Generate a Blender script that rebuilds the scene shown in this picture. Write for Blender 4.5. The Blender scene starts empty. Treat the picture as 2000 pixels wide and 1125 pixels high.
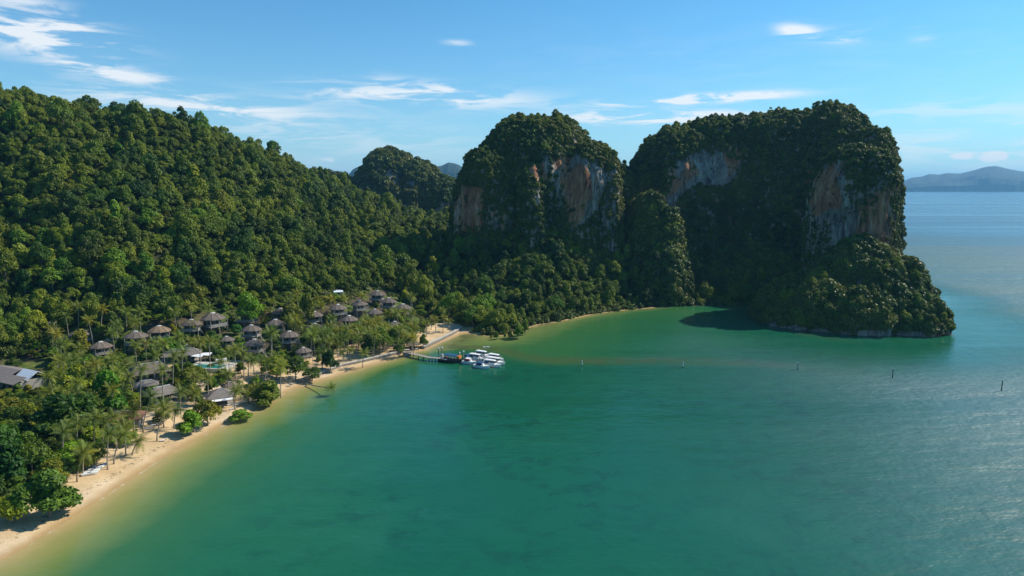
import bpy, bmesh, math, random
import numpy as np
from mathutils import Vector, Matrix, noise as mnoise

random.seed(7); rng = np.random.default_rng(7)
scene = bpy.context.scene
PI = math.pi

# ------------------------------------------------------------------ camera
CAM_Z = 75.0; TH = math.radians(8.45); FPX = 2000 * 24 / 36.0
cam_d = bpy.data.cameras.new('camera'); cam_d.lens = 24; cam_d.sensor_width = 36
cam_d.clip_start = 1.0; cam_d.clip_end = 90000
cam = bpy.data.objects.new('camera', cam_d); scene.collection.objects.link(cam)
cam.location = (0, 0, CAM_Z); cam.rotation_euler = (PI / 2 - TH, 0, 0)
scene.camera = cam

# ------------------------------------------------------------------ sun and sky
SUN_AZ = math.radians(67); SUN_EL = math.radians(42)      # azimuth measured from +Y towards +X
sun_d = bpy.data.lights.new('sun', 'SUN'); sun_d.energy = 5.0; sun_d.angle = math.radians(0.53)
sun_d.color = (1.0, 0.92, 0.78)
sun = bpy.data.objects.new('sun', sun_d); scene.collection.objects.link(sun)
sdir = Vector((math.sin(SUN_AZ) * math.cos(SUN_EL), math.cos(SUN_AZ) * math.cos(SUN_EL), math.sin(SUN_EL)))
sun.rotation_euler = (-sdir).to_track_quat('-Z', 'Y').to_euler(); sun.location = (300, 200, 400)

def pdir(px, py):
    u = (px - 1000) / FPX; v = (562.5 - py) / FPX
    return Vector((u, math.cos(TH) + v * math.sin(TH), -math.sin(TH) + v * math.cos(TH)))

world = bpy.data.worlds.new('World'); scene.world = world; world.use_nodes = True
nt = world.node_tree; N = nt.nodes; L = nt.links
for n in list(N): N.remove(n)
def wn(t, **k):
    n = N.new(t)
    for a, b in k.items(): setattr(n, a, b)
    return n
def wm(op, a, b=None, c=None, clamp=False):
    n = N.new('ShaderNodeMath'); n.operation = op; n.use_clamp = clamp
    for i, s in enumerate((a, b, c)):
        if s is None: continue
        if isinstance(s, (int, float)): n.inputs[i].default_value = s
        else: L.new(s, n.inputs[i])
    return n.outputs[0]
w_out = wn('ShaderNodeOutputWorld'); w_bg = wn('ShaderNodeBackground')
sky = wn('ShaderNodeTexSky', sky_type='NISHITA', sun_disc=False)
sky.sun_elevation = SUN_EL; sky.sun_rotation = SUN_AZ
sky.altitude = 0; sky.air_density = 1.0; sky.dust_density = 0.4; sky.ozone_density = 2.0
w_bg.inputs['Strength'].default_value = 0.098
tc = wn('ShaderNodeTexCoord'); sep = wn('ShaderNodeSeparateXYZ'); L.new(tc.outputs['Generated'], sep.inputs[0])
az = wm('ARCTAN2', sep.outputs[0], sep.outputs[1]); el = wm('ARCSINE', sep.outputs[2])
comb = wn('ShaderNodeCombineXYZ'); L.new(wm('MULTIPLY', az, 9.0), comb.inputs[0]); L.new(wm('MULTIPLY', el, 62.0), comb.inputs[1])
cn = wn('ShaderNodeTexNoise'); cn.inputs['Scale'].default_value = 1.0; cn.inputs['Detail'].default_value = 7; cn.inputs['Roughness'].default_value = 0.62
cn.inputs['Distortion'].default_value = 0.6; L.new(comb.outputs[0], cn.inputs['Vector'])
comb2 = wn('ShaderNodeCombineXYZ'); L.new(wm('MULTIPLY', az, 45.0), comb2.inputs[0]); L.new(wm('MULTIPLY', el, 75.0), comb2.inputs[1])
cp = wn('ShaderNodeTexNoise'); cp.inputs['Scale'].default_value = 1.0; cp.inputs['Detail'].default_value = 6; cp.inputs['Roughness'].default_value = 0.6
L.new(comb2.outputs[0], cp.inputs['Vector'])
# (px, py, half width, half height, density, tilt, puffy)
CLOUDS = [(40, 66, 190, 34, .95, .10, 0), (80, 25, 110, 30, .6, .35, 0), (185, 135, 85, 15, .62, .12, 0), (275, 153, 55, 9, .6, 0, 0),
          (400, 206, 230, 20, .68, .06, 0), (520, 245, 330, 40, .22, .05, 0), (640, 290, 300, 40, .18, 0, 0), (830, 190, 215, 17, .88, .03, 0), (830, 170, 110, 12, .5, .1, 0),
          (1355, 194, 155, 7, 2.2, -.02, 0), (1290, 229, 165, 11, 1.9, .02, 0), (1556, 60, 36, 11, 1.0, .15, 0), (1640, 70, 42, 10, .9, .1, 0),
          (1793, 68, 26, 9, .7, .1, 0), (895, 84, 26, 5, .55, 0, 0), (1890, 212, 250, 18, .32, .03, 0), (1876, 305, 27, 8, 1.0, 0, 1), (1942, 306, 30, 12, 1.15, 0, 1),
          (1998, 246, 26, 6, .95, 0, 0), (1880, 290, 260, 45, .42, 0, 0), (640, 312, 22, 8, .6, 0, 1), (1500, 120, 500, 60, .05, .03, 0),
          (-500, 100, 300, 40, .6, .1, 0), (2600, 160, 400, 40, .6, 0, 0)]
tot = None; tot2 = None
for (px, py, hw, hh, dens, tilt, puffy) in CLOUDS:
    d = pdir(px, py).normalized(); a0 = math.atan2(d.x, d.y); e0 = math.asin(d.z)
    k = 1 / FPX * math.cos(a0); sa = hw * k * math.cos(a0) * 1.02; se = hh * k
    if sa < 0.002: sa = 0.1
    da = wm('SUBTRACT', az, a0)
    de = wm('ADD', wm('SUBTRACT', el, e0), wm('MULTIPLY', da, tilt))
    g = wm('EXPONENT', wm('MULTIPLY', wm('ADD', wm('POWER', wm('DIVIDE', wm('ABSOLUTE', da), sa), 2.6), wm('POWER', wm('DIVIDE', wm('ABSOLUTE', de), se), 2.0)), -1.0))
    g = wm('MULTIPLY', g, dens)
    if puffy: tot2 = g if tot2 is None else wm('ADD', tot2, g)
    else: tot = g if tot is None else wm('ADD', tot, g)
def mr(s, a, b, c=0.0, d=1.0):
    n = N.new('ShaderNodeMapRange'); n.interpolation_type = 'SMOOTHSTEP'; L.new(s, n.inputs[0])
    for i, q in enumerate((a, b, c, d)): n.inputs[i + 1].default_value = q
    return n.outputs[0]
cl1 = wm('MULTIPLY', tot, mr(cn.outputs['Fac'], .42, .60, 0.03, 1.35))
cl2 = mr(wm('SUBTRACT', tot2, wm('MULTIPLY', cp.outputs['Fac'], 0.9)), -.05, .35)
cfac = wm('ADD', cl1, cl2, clamp=True); cfac = wm('MULTIPLY', cfac, 0.88)
tintn = wn('ShaderNodeMix', data_type='RGBA', blend_type='MULTIPLY'); tintn.inputs[0].default_value = 1.0
L.new(sky.outputs[0], tintn.inputs[6]); tintn.inputs[7].default_value = (0.40, .98, 1.26, 1)
hz = wn('ShaderNodeMix', data_type='RGBA'); L.new(wm('MULTIPLY', wm('EXPONENT', wm('MULTIPLY', wm('ABSOLUTE', el), -11.0)), .80), hz.inputs[0]); L.new(tintn.outputs[2], hz.inputs[6]); hz.inputs[7].default_value = (5.6, 7.2, 8.2, 1)   # pale sea air along the horizon
cmix = wn('ShaderNodeMix', data_type='RGBA'); L.new(cfac, cmix.inputs[0]); L.new(hz.outputs[2], cmix.inputs[6]); cmix.inputs[7].default_value = (8.2, 8.5, 8.7, 1)
L.new(cmix.outputs[2], w_bg.inputs['Color']); L.new(w_bg.outputs[0], w_out.inputs[0])

vs = scene.view_settings; vs.view_transform = 'Standard'; vs.look = 'None'; vs.exposure = 0.25; vs.gamma = 1.0; vs.use_curve_mapping = False
scene.render.engine = 'CYCLES'
cy = scene.cycles; cy.max_bounces = 5; cy.diffuse_bounces = 2; cy.glossy_bounces = 2; cy.transmission_bounces = 3; cy.volume_bounces = 0; cy.transparent_max_bounces = 6
cy.use_denoising = True
try: cy.denoiser = 'OPENIMAGEDENOISE'
except Exception: pass
cy.denoising_input_passes = 'RGB_ALBEDO_NORMAL'; cy.caustics_reflective = False; cy.caustics_refractive = False
scene.render.use_persistent_data = False

# ------------------------------------------------------------------ helpers
def P(px, py, t):                         # the point seen at a pixel of the photograph, at distance t along the view axis
    d = pdir(px, py); return Vector((d.x * t, d.y * t, CAM_Z + d.z * t))
def G(px, py, z=0.0):                     # the point of the level z under a pixel
    d = pdir(px, py); t = (z - CAM_Z) / d.z; return Vector((d.x * t, d.y * t, z))
def proj(p):                              # numpy (n,3) -> px, py, t
    p = np.atleast_2d(p); x = p[:, 0]; y = p[:, 1]; z = p[:, 2] - CAM_Z
    t = y * math.cos(TH) - z * math.sin(TH); v = (y * math.sin(TH) + z * math.cos(TH)) / np.maximum(t, 1e-3); u = x / np.maximum(t, 1e-3)
    return 1000 + u * FPX, 562.5 - v * FPX, t

def link(o, parent=None):
    scene.collection.objects.link(o)
    if parent is not None: o.parent = parent
    return o
def meshobj(name, verts, faces, mat, parent=None, smooth=False):
    me = bpy.data.meshes.new(name); me.from_pydata([tuple(v) for v in verts], [], faces); me.update()
    if mat is not None: me.materials.append(mat)
    if smooth: me.shade_smooth()
    return link(bpy.data.objects.new(name, me), parent)
def npmesh(name, verts, quads, mats, smooth=False, mat_idx=None):
    me = bpy.data.meshes.new(name); verts = np.asarray(verts, np.float32); quads = np.asarray(quads, np.int32); k = quads.shape[1]
    me.vertices.add(len(verts)); me.vertices.foreach_set('co', verts.ravel())
    me.loops.add(quads.size); me.loops.foreach_set('vertex_index', quads.ravel())
    me.polygons.add(len(quads)); me.polygons.foreach_set('loop_start', np.arange(0, quads.size, k, dtype=np.int32))
    me.polygons.foreach_set('loop_total', np.full(len(quads), k, np.int32))
    for m in mats: me.materials.append(m)
    if mat_idx is not None: me.polygons.foreach_set('material_index', np.asarray(mat_idx, np.int32))
    me.update(calc_edges=True); me.validate()
    if smooth: me.shade_smooth()
    return me
def tag(o, label=None, cat=None, group=None, kind=None):
    if label: o['label'] = label
    if cat: o['category'] = cat
    if group: o['group'] = group
    if kind: o['kind'] = kind
    return o
def empty(name, loc, rz=0.0, sc=1.0):
    o = bpy.data.objects.new(name, None); o.location = loc; o.rotation_euler = (0, 0, rz); o.scale = (sc, sc, sc); o.empty_display_size = 0.5
    scene.collection.objects.link(o); return o
KIDS = {}
def copy_tree(o, parent=None, kids=None):
    c = o.copy(); scene.collection.objects.link(c)
    if parent is not None: c.parent = parent
    for ch in list(o.children): copy_tree(ch, c)
    return c

class MB:
    """collects boxes, tubes, prisms into one mesh"""
    def __init__(s): s.v = []; s.f = []; s.m = []
    def add(s, vs_, fs, mi=0):
        b = len(s.v); s.v += [tuple(v) for v in vs_]; s.f += [tuple(i + b for i in f) for f in fs]; s.m += [mi] * len(fs)
    def box(s, c, d, rz=0.0, mi=0, M=None):
        x, y, z = d[0] / 2, d[1] / 2, d[2] / 2
        vs_ = [Vector((sx * x, sy * y, sz * z)) for sz in (-1, 1) for sx, sy in ((-1, -1), (1, -1), (1, 1), (-1, 1))]
        R = Matrix.Rotation(rz, 3, 'Z') if M is None else M
        vs_ = [R @ v + Vector(c) for v in vs_]
        s.add(vs_, [(3, 2, 1, 0), (4, 5, 6, 7), (0, 1, 5, 4), (1, 2, 6, 5), (2, 3, 7, 6), (3, 0, 4, 7)], mi)
    def bar(s, a, b, w, h=None, mi=0):
        a = Vector(a); b = Vector(b); d = b - a; l = d.length
        q = d.to_track_quat('Z', 'Y').to_matrix()
        s.box((a + b) / 2, (w, h or w, l), M=q, mi=mi)
    def tube(s, pts, rad, n=6, mi=0, cap=True):
        pts = [Vector(p) for p in pts]; rad = rad if isinstance(rad, (list, tuple)) else [rad] * len(pts); vs_ = []
        for i, p in enumerate(pts):
            d = (pts[min(i + 1, len(pts) - 1)] - pts[max(i - 1, 0)]).normalized(); q = d.to_track_quat('Z', 'Y')
            for k in range(n): vs_.append(p + q @ Vector((rad[i] * math.cos(2 * PI * k / n), rad[i] * math.sin(2 * PI * k / n), 0)))
        fs = [(i * n + k, i * n + (k + 1) % n, (i + 1) * n + (k + 1) % n, (i + 1) * n + k) for i in range(len(pts) - 1) for k in range(n)]
        if cap: fs += [tuple(reversed(range(n))), tuple((len(pts) - 1) * n + k for k in range(n))]
        s.add(vs_, fs, mi)
    def build(s, name, mats, parent=None, smooth=False):
        me = bpy.data.meshes.new(name); me.from_pydata(s.v, [], s.f)
        if not isinstance(mats, (list, tuple)): mats = [mats]
        for m in mats: me.materials.append(m)
        me.polygons.foreach_set('material_index', s.m); me.update()
        if smooth: me.shade_smooth()
        return link(bpy.data.objects.new(name, me), parent)

# ------------------------------------------------------------------ materials
class NT:
    def __init__(s, name, rough=0.7, spec=0.3):
        s.mat = bpy.data.materials.new(name); s.mat.use_nodes = True; s.t = s.mat.node_tree; s.N = s.t.nodes; s.L = s.t.links
        s.b = s.N['Principled BSDF']; s.b.inputs['Roughness'].default_value = rough; s.b.inputs['Specular IOR Level'].default_value = spec
    def n(s, t, **k):
        x = s.N.new(t)
        for a, b in k.items(): setattr(x, a, b)
        return x
    def set(s, sock, val):
        if isinstance(val, bpy.types.NodeSocket): s.L.new(val, sock)
        elif isinstance(val, (tuple, list)): sock.default_value = tuple(val) + ((1,) if len(val) == 3 and len(sock.default_value) == 4 else ())
        else: sock.default_value = val
    def noise(s, scale, detail=4, rough=.55, vec=None, dist=0.0, stretch=None, typ='Object'):
        x = s.n('ShaderNodeTexNoise'); x.inputs['Scale'].default_value = scale; x.inputs['Detail'].default_value = detail; x.inputs['Roughness'].default_value = rough; x.inputs['Distortion'].default_value = dist
        v = vec if vec is not None else s.pos()
        if stretch:
            mp = s.n('ShaderNodeMapping'); s.L.new(v, mp.inputs[0]); mp.inputs['Scale'].default_value = stretch; v = mp.outputs[0]
        s.L.new(v, x.inputs['Vector']); return x.outputs['Fac']
    def pos(s): return s.n('ShaderNodeNewGeometry').outputs['Position']
    def objc(s): return s.n('ShaderNodeTexCoord').outputs['Object']
    def ramp(s, fac, stops, interp='LINEAR'):
        x = s.n('ShaderNodeValToRGB'); s.L.new(fac, x.inputs[0]); r = x.color_ramp; r.interpolation = interp
        while len(r.elements) > 1: r.elements.remove(r.elements[-1])
        r.elements[0].position = stops[0][0]; r.elements[0].color = tuple(stops[0][1]) + (1,)
        for p, c in stops[1:]:
            e = r.elements.new(p); e.color = tuple(c) + (1,)
        return x.outputs[0]
    def mix(s, f, a, b, mode='MIX'):
        x = s.n('ShaderNodeMix', data_type='RGBA', blend_type=mode)
        s.set(x.inputs[0], f); s.set(x.inputs[6], a); s.set(x.inputs[7], b); return x.outputs[2]
    def math(s, op, a, b=None, clamp=False):
        x = s.n('ShaderNodeMath'); x.operation = op; x.use_clamp = clamp; s.set(x.inputs[0], a)
        if b is not None: s.set(x.inputs[1], b)
        return x.outputs[0]
    def mr(s, v, a, b, c=0.0, d=1.0):
        x = s.n('ShaderNodeMapRange'); x.interpolation_type = 'SMOOTHSTEP'; s.L.new(v, x.inputs[0])
        for i, q in enumerate((a, b, c, d)): x.inputs[i + 1].default_value = q
        return x.outputs[0]
    def attr(s, name, typ='GEOMETRY', out='Fac'):
        x = s.n('ShaderNodeAttribute'); x.attribute_name = name; x.attribute_type = typ; return x.outputs[out]
    def bump(s, h, strength, dist):
        x = s.n('ShaderNodeBump'); x.inputs['Strength'].default_value = strength; x.inputs['Distance'].default_value = dist; s.L.new(h, x.inputs['Height']); s.L.new(x.outputs[0], s.b.inputs['Normal'])
    def color(s, c): s.set(s.b.inputs['Base Color'], c); return s
    def rough(s, c): s.set(s.b.inputs['Roughness'], c); return s

def simple(name, c, rough=.7, var=.25, scale=1.2, spec=.3):
    m = NT(name, rough, spec); f = m.noise(scale, 4)
    m.color(m.ramp(f, [(.25, [x * (1 - var) for x in c]), (.75, [min(1, x * (1 + var)) for x in c])])); return m.mat

def leaf_mat(name, dark, mid, light, yellow, transl=.22, zone=.018, spec=.25):
    m = NT(name, .55, spec)
    oi = m.n('ShaderNodeObjectInfo')
    base = m.ramp(oi.outputs['Random'], [(0, dark), (.45, mid), (.82, light), (1.0, yellow)])
    z = m.noise(zone, 3, .6)                                   # woods change kind slowly over the hill
    base = m.mix(m.mr(z, .35, .68, 0.0, .75), base, [y * .92 for y in yellow])
    dkz = m.noise(.035, 3, .6, vec=m.n('ShaderNodeMapping').outputs[0]) if False else m.noise(.041, 4, .6, stretch=(1, 1, .7))
    base = m.mix(m.mr(dkz, .52, .66, 0, .6), base, dark)
    f = m.noise(1.1, 3, .6)                                    # leaf ages within one crown
    base = m.mix(1.0, base, m.ramp(f, [(.3, (.55, .6, .6)), (.7, (1.5, 1.4, 1.15))]), 'MULTIPLY')
    f2 = m.noise(4.2, 2, .6); base = m.mix(1.0, base, m.ramp(f2, [(.35, (.6, .65, .65)), (.65, (1.4, 1.35, 1.2))]), 'MULTIPLY')
    base = m.mix(1.0, base, oi.outputs['Color'], 'MULTIPLY')
    m.color(base)
    tr = m.n('ShaderNodeBsdfTranslucent'); m.set(tr.inputs['Color'], m.mix(1.0, base, (1.5, 1.45, .7), 'MULTIPLY'))
    mx = m.n('ShaderNodeMixShader'); mx.inputs[0].default_value = transl
    m.L.new(m.b.outputs[0], mx.inputs[1]); m.L.new(tr.outputs[0], mx.inputs[2]); m.L.new(mx.outputs[0], m.N['Material Output'].inputs['Surface'])
    return m.mat
M = {}
M['leaf'] = leaf_mat('jungle_leaves', (.016, .050, .011), (.050, .112, .014), (.130, .200, .018), (.23, .27, .022))
M['karst_leaf'] = leaf_mat('cliff_shrub_leaves', (.022, .058, .012), (.050, .098, .016), (.095, .145, .022), (.16, .17, .032), .15)
M['palm_leaf'] = leaf_mat('palm_leaves', (.055, .11, .02), (.09, .155, .024), (.14, .20, .028), (.22, .24, .035), .28, spec=.4)
M['far_leaf'] = leaf_mat('far_hill_leaves', (.022, .055, .016), (.04, .08, .018), (.06, .10, .02), (.10, .13, .03), .1)
M['bark'] = simple('bark', (.22, .18, .14), .85, .35, 2.0)
M['palm_bark'] = simple('palm_bark', (.30, .26, .21), .85, .3, 3.0)

def rock_mat(name='limestone', warm=.47):
    m = NT(name, .85, .2)
    p = m.pos()
    st = m.noise(.22, 6, .62, stretch=(1, 1, .09), dist=.6)        # vertical drip streaks
    big = m.noise(.045, 4, .55, stretch=(1, 1, .55))
    fine = m.noise(.9, 5, .65, stretch=(1, 1, .22))
    grey = m.ramp(st, [(.30, (.14, .12, .10)), (.42, (.30, .25, .205)), (.54, (.46, .385, .315)), (.68, (.68, .60, .50))])
    red = m.ramp(st, [(.30, (.18, .08, .045)), (.43, (.50, .20, .09)), (.55, (.68, .31, .15)), (.72, (.78, .50, .34))])
    c = m.mix(m.math('MULTIPLY', m.mr(m.math('ADD', big, m.math('MULTIPLY', m.attr('warm'), .20)), warm, warm + .1), .92), grey, red)
    c = m.mix(1.0, c, m.ramp(fine, [(.3, (.55, .55, .57)), (.65, (1.15, 1.15, 1.12))]), 'MULTIPLY')
    c = m.mix(m.mr(m.noise(.13, 5, .6, stretch=(1, 1, .4)), .60, .70, 0, .6), c, (.05, .06, .055))
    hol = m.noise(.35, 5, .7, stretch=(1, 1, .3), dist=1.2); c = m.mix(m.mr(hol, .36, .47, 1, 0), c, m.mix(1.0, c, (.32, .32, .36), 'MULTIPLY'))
    m.color(c); m.bump(m.math('ADD', m.math('MULTIPLY', hol, 1.2), m.math('ADD', m.math('MULTIPLY', st, 2.6), m.math('MULTIPLY', fine, 1.3))), 1.0, 2.0); return m.mat
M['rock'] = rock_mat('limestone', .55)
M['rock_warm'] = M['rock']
# ------------------------------------------------------------------ coast line and terrain
SHORE_PX = [(0, 1097), (60, 1062), (140, 1012), (200, 972), (260, 932), (320, 893), (380, 860), (440, 828), (490, 806), (520, 789), (560, 765), (600, 750), (650, 737), (700, 720), (760, 704), (800, 691),
            (830, 684), (870, 666), (905, 651), (950, 656), (985, 655), (1020, 645), (1050, 635), (1100, 627), (1160, 614), (1230, 605), (1310, 599), (1400, 597), (1470, 600), (1520, 622), (1580, 643), (1640, 655), (1700, 663), (1760, 669), (1800, 664), (1850, 657), (1876, 648)]
shore = [(-420.0, -150.0), (-250.0, 20.0), (-165.0, 78.0)] + [tuple(G(x, y)[:2]) for x, y in SHORE_PX]
shore += [(246., 372.), (250., 400.), (262., 440.), (275., 500.), (265., 570.), (220., 650.), (160., 720.), (120., 800.), (80., 900.), (60., 1200.), (-900., 1200.), (-900., -150.)]
SH = np.array(shore)
def seg_dist(pts, poly, closed=True):
    a = poly; b = np.roll(poly, -1, 0)
    if not closed: a = a[:-1]; b = b[:-1]
    best = np.full(len(pts), 1e9)
    for i in range(len(a)):
        ab = b[i] - a[i]; l = max(ab @ ab, 1e-9); t = np.clip(((pts - a[i]) @ ab) / l, 0, 1)
        q = pts - (a[i] + t[:, None] * ab); best = np.minimum(best, np.hypot(q[:, 0], q[:, 1]))
    return best
def inside(pts, poly):
    x, y = pts[:, 0], pts[:, 1]; c = np.zeros(len(pts), bool); n = len(poly)
    for i in range(n):
        x1, y1 = poly[i]; x2, y2 = poly[(i + 1) % n]
        if y1 == y2: continue
        c ^= ((y1 > y) != (y2 > y)) & (x < (x2 - x1) * (y - y1) / (y2 - y1) + x1)
    return c
def sdist(pts):                                 # + inland, - at sea
    d = seg_dist(pts, SH); return np.where(inside(pts, SH), d, -d)

# villas: (roof px, roof centre py, depth along the view, roof width m, kind)
VILLAS = [(156, 650, 292, 9.6), (197, 674, 279, 9.6), (265, 654, 285, 10.2), (311, 643, 292, 10.2), (374, 630, 303, 9.6), (416, 620, 310, 12.0), (484, 612, 324, 10.5),
          (491, 641, 306, 9.8), (548, 608, 334, 10.0), (538, 630, 318, 10.0), (565, 653, 300, 9.6), (497, 669, 285, 9.8), (442, 656, 296, 7.5), (592, 676, 282, 7.5),
          (660, 600, 340, 9.6), (702, 592, 350, 9.6), (737, 573, 372, 9.6), (759, 587, 362, 9.6), (787, 599, 354, 9.6), (732, 609, 342, 9.2), (682, 622, 330, 9.6), (614, 612, 335, 9.4), (615, 633, 316, 9.2), (771, 629, 330, 9.0), (806, 624, 338, 6.0)]
ctrl = []
def C3(px, py, t, dz=0.0):
    p = P(px, py, t); ctrl.append((p.x, p.y, p.z + dz))
for (x, y, t, w) in VILLAS:
    p = P(x, y, t); ctrl.append((p.x, p.y, p.z - 6.5))
CANO = -7.5
for (x, y, t) in [(0, 610, 300), (0, 520, 318), (0, 420, 345), (0, 320, 372), (0, 246, 398), (0, 204, 420), (-300, 600, 300), (-300, 400, 350), (-300, 140, 430), (-700, 600, 300), (-700, 120, 430),
                  (150, 590, 302), (150, 500, 325), (150, 400, 352), (150, 300, 385), (150, 216, 440), (300, 590, 308), (300, 500, 336), (300, 400, 372), (300, 300, 420), (300, 226, 470),
                  (400, 570, 330), (400, 480, 362), (400, 380, 405), (400, 300, 450), (400, 252, 490), (500, 560, 345), (500, 480, 380), (500, 380, 440), (500, 288, 520), (600, 545, 365), (600, 480, 400), (600, 400, 460), (600, 332, 560),
                  (680, 372, 590), (680, 440, 480), (680, 520, 400), (760, 402, 620), (850, 432, 640), (800, 470, 520), (760, 520, 430), (800, 560, 405), (850, 520, 450), (850, 600, 395), (880, 470, 480), (960, 420, 800), (700, 420, 760), (560, 360, 700), (300, 330, 650),
                  (950, 440, 462), (1050, 436, 455), (1150, 478, 442), (1230, 545, 436), (1290, 580, 430), (900, 545, 425), (905, 612, 392), (1000, 545, 420), (1000, 595, 398), (1100, 560, 415), (1100, 600, 404), (1200, 580, 422), (1180, 530, 432), (1000, 486, 442)]:
    C3(x, y, t, CANO)
for (x, y) in [(100, 720), (200, 740), (300, 760), (400, 720), (500, 720), (600, 700), (700, 670), (780, 650), (840, 640), (880, 640)]: 
    p = G(x, y, 3.5); ctrl.append((p.x, p.y, 3.5))
for (x, y) in [(0, 760), (0, 850), (100, 830), (-200, 900), (-200, 720)]:
    p = G(x, y, 5.0); ctrl.append((p.x, p.y, 5.0))
for i in range(0, len(shore) - 2, 2): ctrl.append((shore[i][0], shore[i][1], 1.5))
ctrl += [(-600, 0, 40), (-600, 200, 70), (-700, 700, 60), (100, 500, 30), (0, 600, 30), (150, 520, 20), (-100, 900, 20), (-300, 1000, 20), (50, 800, 10)]
CT = np.array(ctrl)
def rbf_fit(X, z):
    D = np.hypot(X[:, None, 0] - X[None, :, 0], X[:, None, 1] - X[None, :, 1]); n = len(X)
    A = np.zeros((n + 1, n + 1)); A[:n, :n] = D - np.eye(n) * 3.0 * -1; A[:n, n] = 1; A[n, :n] = 1
    A[:n, :n] = -D + np.eye(n) * 4.0
    return np.linalg.solve(A, np.append(z, 0))
RW = rbf_fit(CT[:, :2], CT[:, 2])
def nz(pts, s, seed=0.0):                       # cheap smooth noise from sines
    x = pts[:, 0] * s + seed; y = pts[:, 1] * s - seed * 1.7
    return (np.sin(x * 1.3 + 1.7 * np.sin(y * .9 + seed)) + np.sin(y * 1.7 + 1.3 * np.sin(x * 1.1)) + np.sin((x + y) * .83 + 2.1 * np.sin((x - y) * .6))) / 3
def height(pts, d=None):
    pts = np.atleast_2d(np.asarray(pts, float))[:, :2]
    if d is None: d = sdist(pts)
    z = np.full(len(pts), RW[-1])
    for i in range(len(CT)): z += RW[i] * -np.hypot(pts[:, 0] - CT[i, 0], pts[:, 1] - CT[i, 1])
    z += nz(pts, .035, 3) * np.clip((z - 8) / 20, 0, 1) * 3.0
    z = z - 5.0 * np.clip((pts[:, 0] - 118) / 18, 0, 1) * (pts[:, 1] > 200)
    lim = np.where(d < 16, .13 * d, 2.08 + .85 * (d - 16))
    z = np.where(d > 0, np.minimum(np.maximum(z, np.minimum(.13 * d, 2.2) - 5.0 * np.clip((pts[:, 0] - 118) / 18, 0, 1)), lim), np.maximum(.12 * d, -9))
    return z
def H1(x, y): return float(height([[x, y]])[0])
def ground(px, py):                              # terrain point under a pixel, by marching
    d = pdir(px, py); ts = np.linspace(110, 640, 400); pts = np.array([[d.x * t, d.y * t] for t in ts]); zz = height(pts)
    rz = CAM_Z + d.z * ts; k = np.argmax(rz < zz)
    if k == 0: k = 1
    f = (rz[k - 1] - zz[k - 1]) / max((rz[k - 1] - zz[k - 1]) - (rz[k] - zz[k]), 1e-6); t = ts[k - 1] + f * (ts[k] - ts[k - 1])
    return Vector((d.x * t, d.y * t, H1(d.x * t, d.y * t)))

# terrain sheet
def axis(lo, hi, step, far_lo=None, far_hi=None, n=14, g=1.5):
    a = list(np.arange(lo, hi + .1, step))
    return a
gx = np.arange(-560, 300, 3.0); gy = np.arange(60, 960, 3.0)
XX, YY = np.meshgrid(gx, gy); pts = np.stack([XX.ravel(), YY.ravel()], 1)
D_ = sdist(pts); ZZ = height(pts, D_)
idx = np.arange(len(pts)).reshape(XX.shape)
quads = np.stack([idx[:-1, :-1].ravel(), idx[:-1, 1:].ravel(), idx[1:, 1:].ravel(), idx[1:, :-1].ravel()], 1)
keep = (D_[quads] > -45).any(1); quads = quads[keep]
used = np.unique(quads); remap = np.full(len(pts), -1); remap[used] = np.arange(len(used))
verts = np.stack([pts[used, 0], pts[used, 1], ZZ[used]], 1); quads = remap[quads]
RESORT_PX = [(-60, 1130), (-60, 712), (60, 690), (100, 652), (150, 640), (235, 628), (330, 618), (400, 604), (470, 596), (560, 590), (640, 578), (715, 562), (760, 562), (805, 585), (835, 612), (880, 628), (930, 640), (930, 660), (800, 700), (600, 760), (400, 870), (200, 990)]
RP = np.array(RESORT_PX, float)
def resort(pts3):
    x, y, t = proj(pts3); return inside(np.stack([x, y], 1), RP) & (t > 0)
SANDY_PX = [np.array(q, float) for q in ([(285, 905), (262, 860), (270, 815), (330, 790), (350, 745), (400, 725), (455, 700), (520, 715), (600, 700), (660, 680), (720, 665), (770, 660), (770, 720), (600, 770), (480, 830), (380, 880)],
                                         [(806, 690), (812, 648), (850, 632), (900, 630), (915, 645), (900, 660), (830, 690)], [(-40, 1000), (60, 960), (130, 930), (180, 880), (270, 860), (270, 960), (100, 1060), (-40, 1120)],
                                         [(300, 712), (340, 690), (376, 668), (384, 666), (350, 700), (330, 722)])]
px_, py_, t_ = proj(verts); pp = np.stack([px_, py_], 1)
sand = np.zeros(len(verts))
for q in SANDY_PX:
    ins = inside(pp, q); dd = seg_dist(pp, q); sand = np.maximum(sand, np.where(ins, np.clip(.5 + dd / 14, 0, 1), np.clip(.5 - dd / 14, 0, 1)))
dv = D_[used]
west = (px_ < 940) 
sand = np.maximum(sand, np.clip(1.3 - dv / np.where(west, 22.0, 1.5), 0, 1))
sand *= np.clip((1330 - px_) / 40, 0, 1)
ter_me = npmesh('ground', verts, quads, [], smooth=True)
a = ter_me.attributes.new('sand', 'FLOAT', 'POINT'); a.data.foreach_set('value', sand.astype(np.float32))
a = ter_me.attributes.new('inland', 'FLOAT', 'POINT'); a.data.foreach_set('value', dv.astype(np.float32))
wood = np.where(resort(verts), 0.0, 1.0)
a = ter_me.attributes.new('wood', 'FLOAT', 'POINT'); a.data.foreach_set('value', wood.astype(np.float32))
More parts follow.
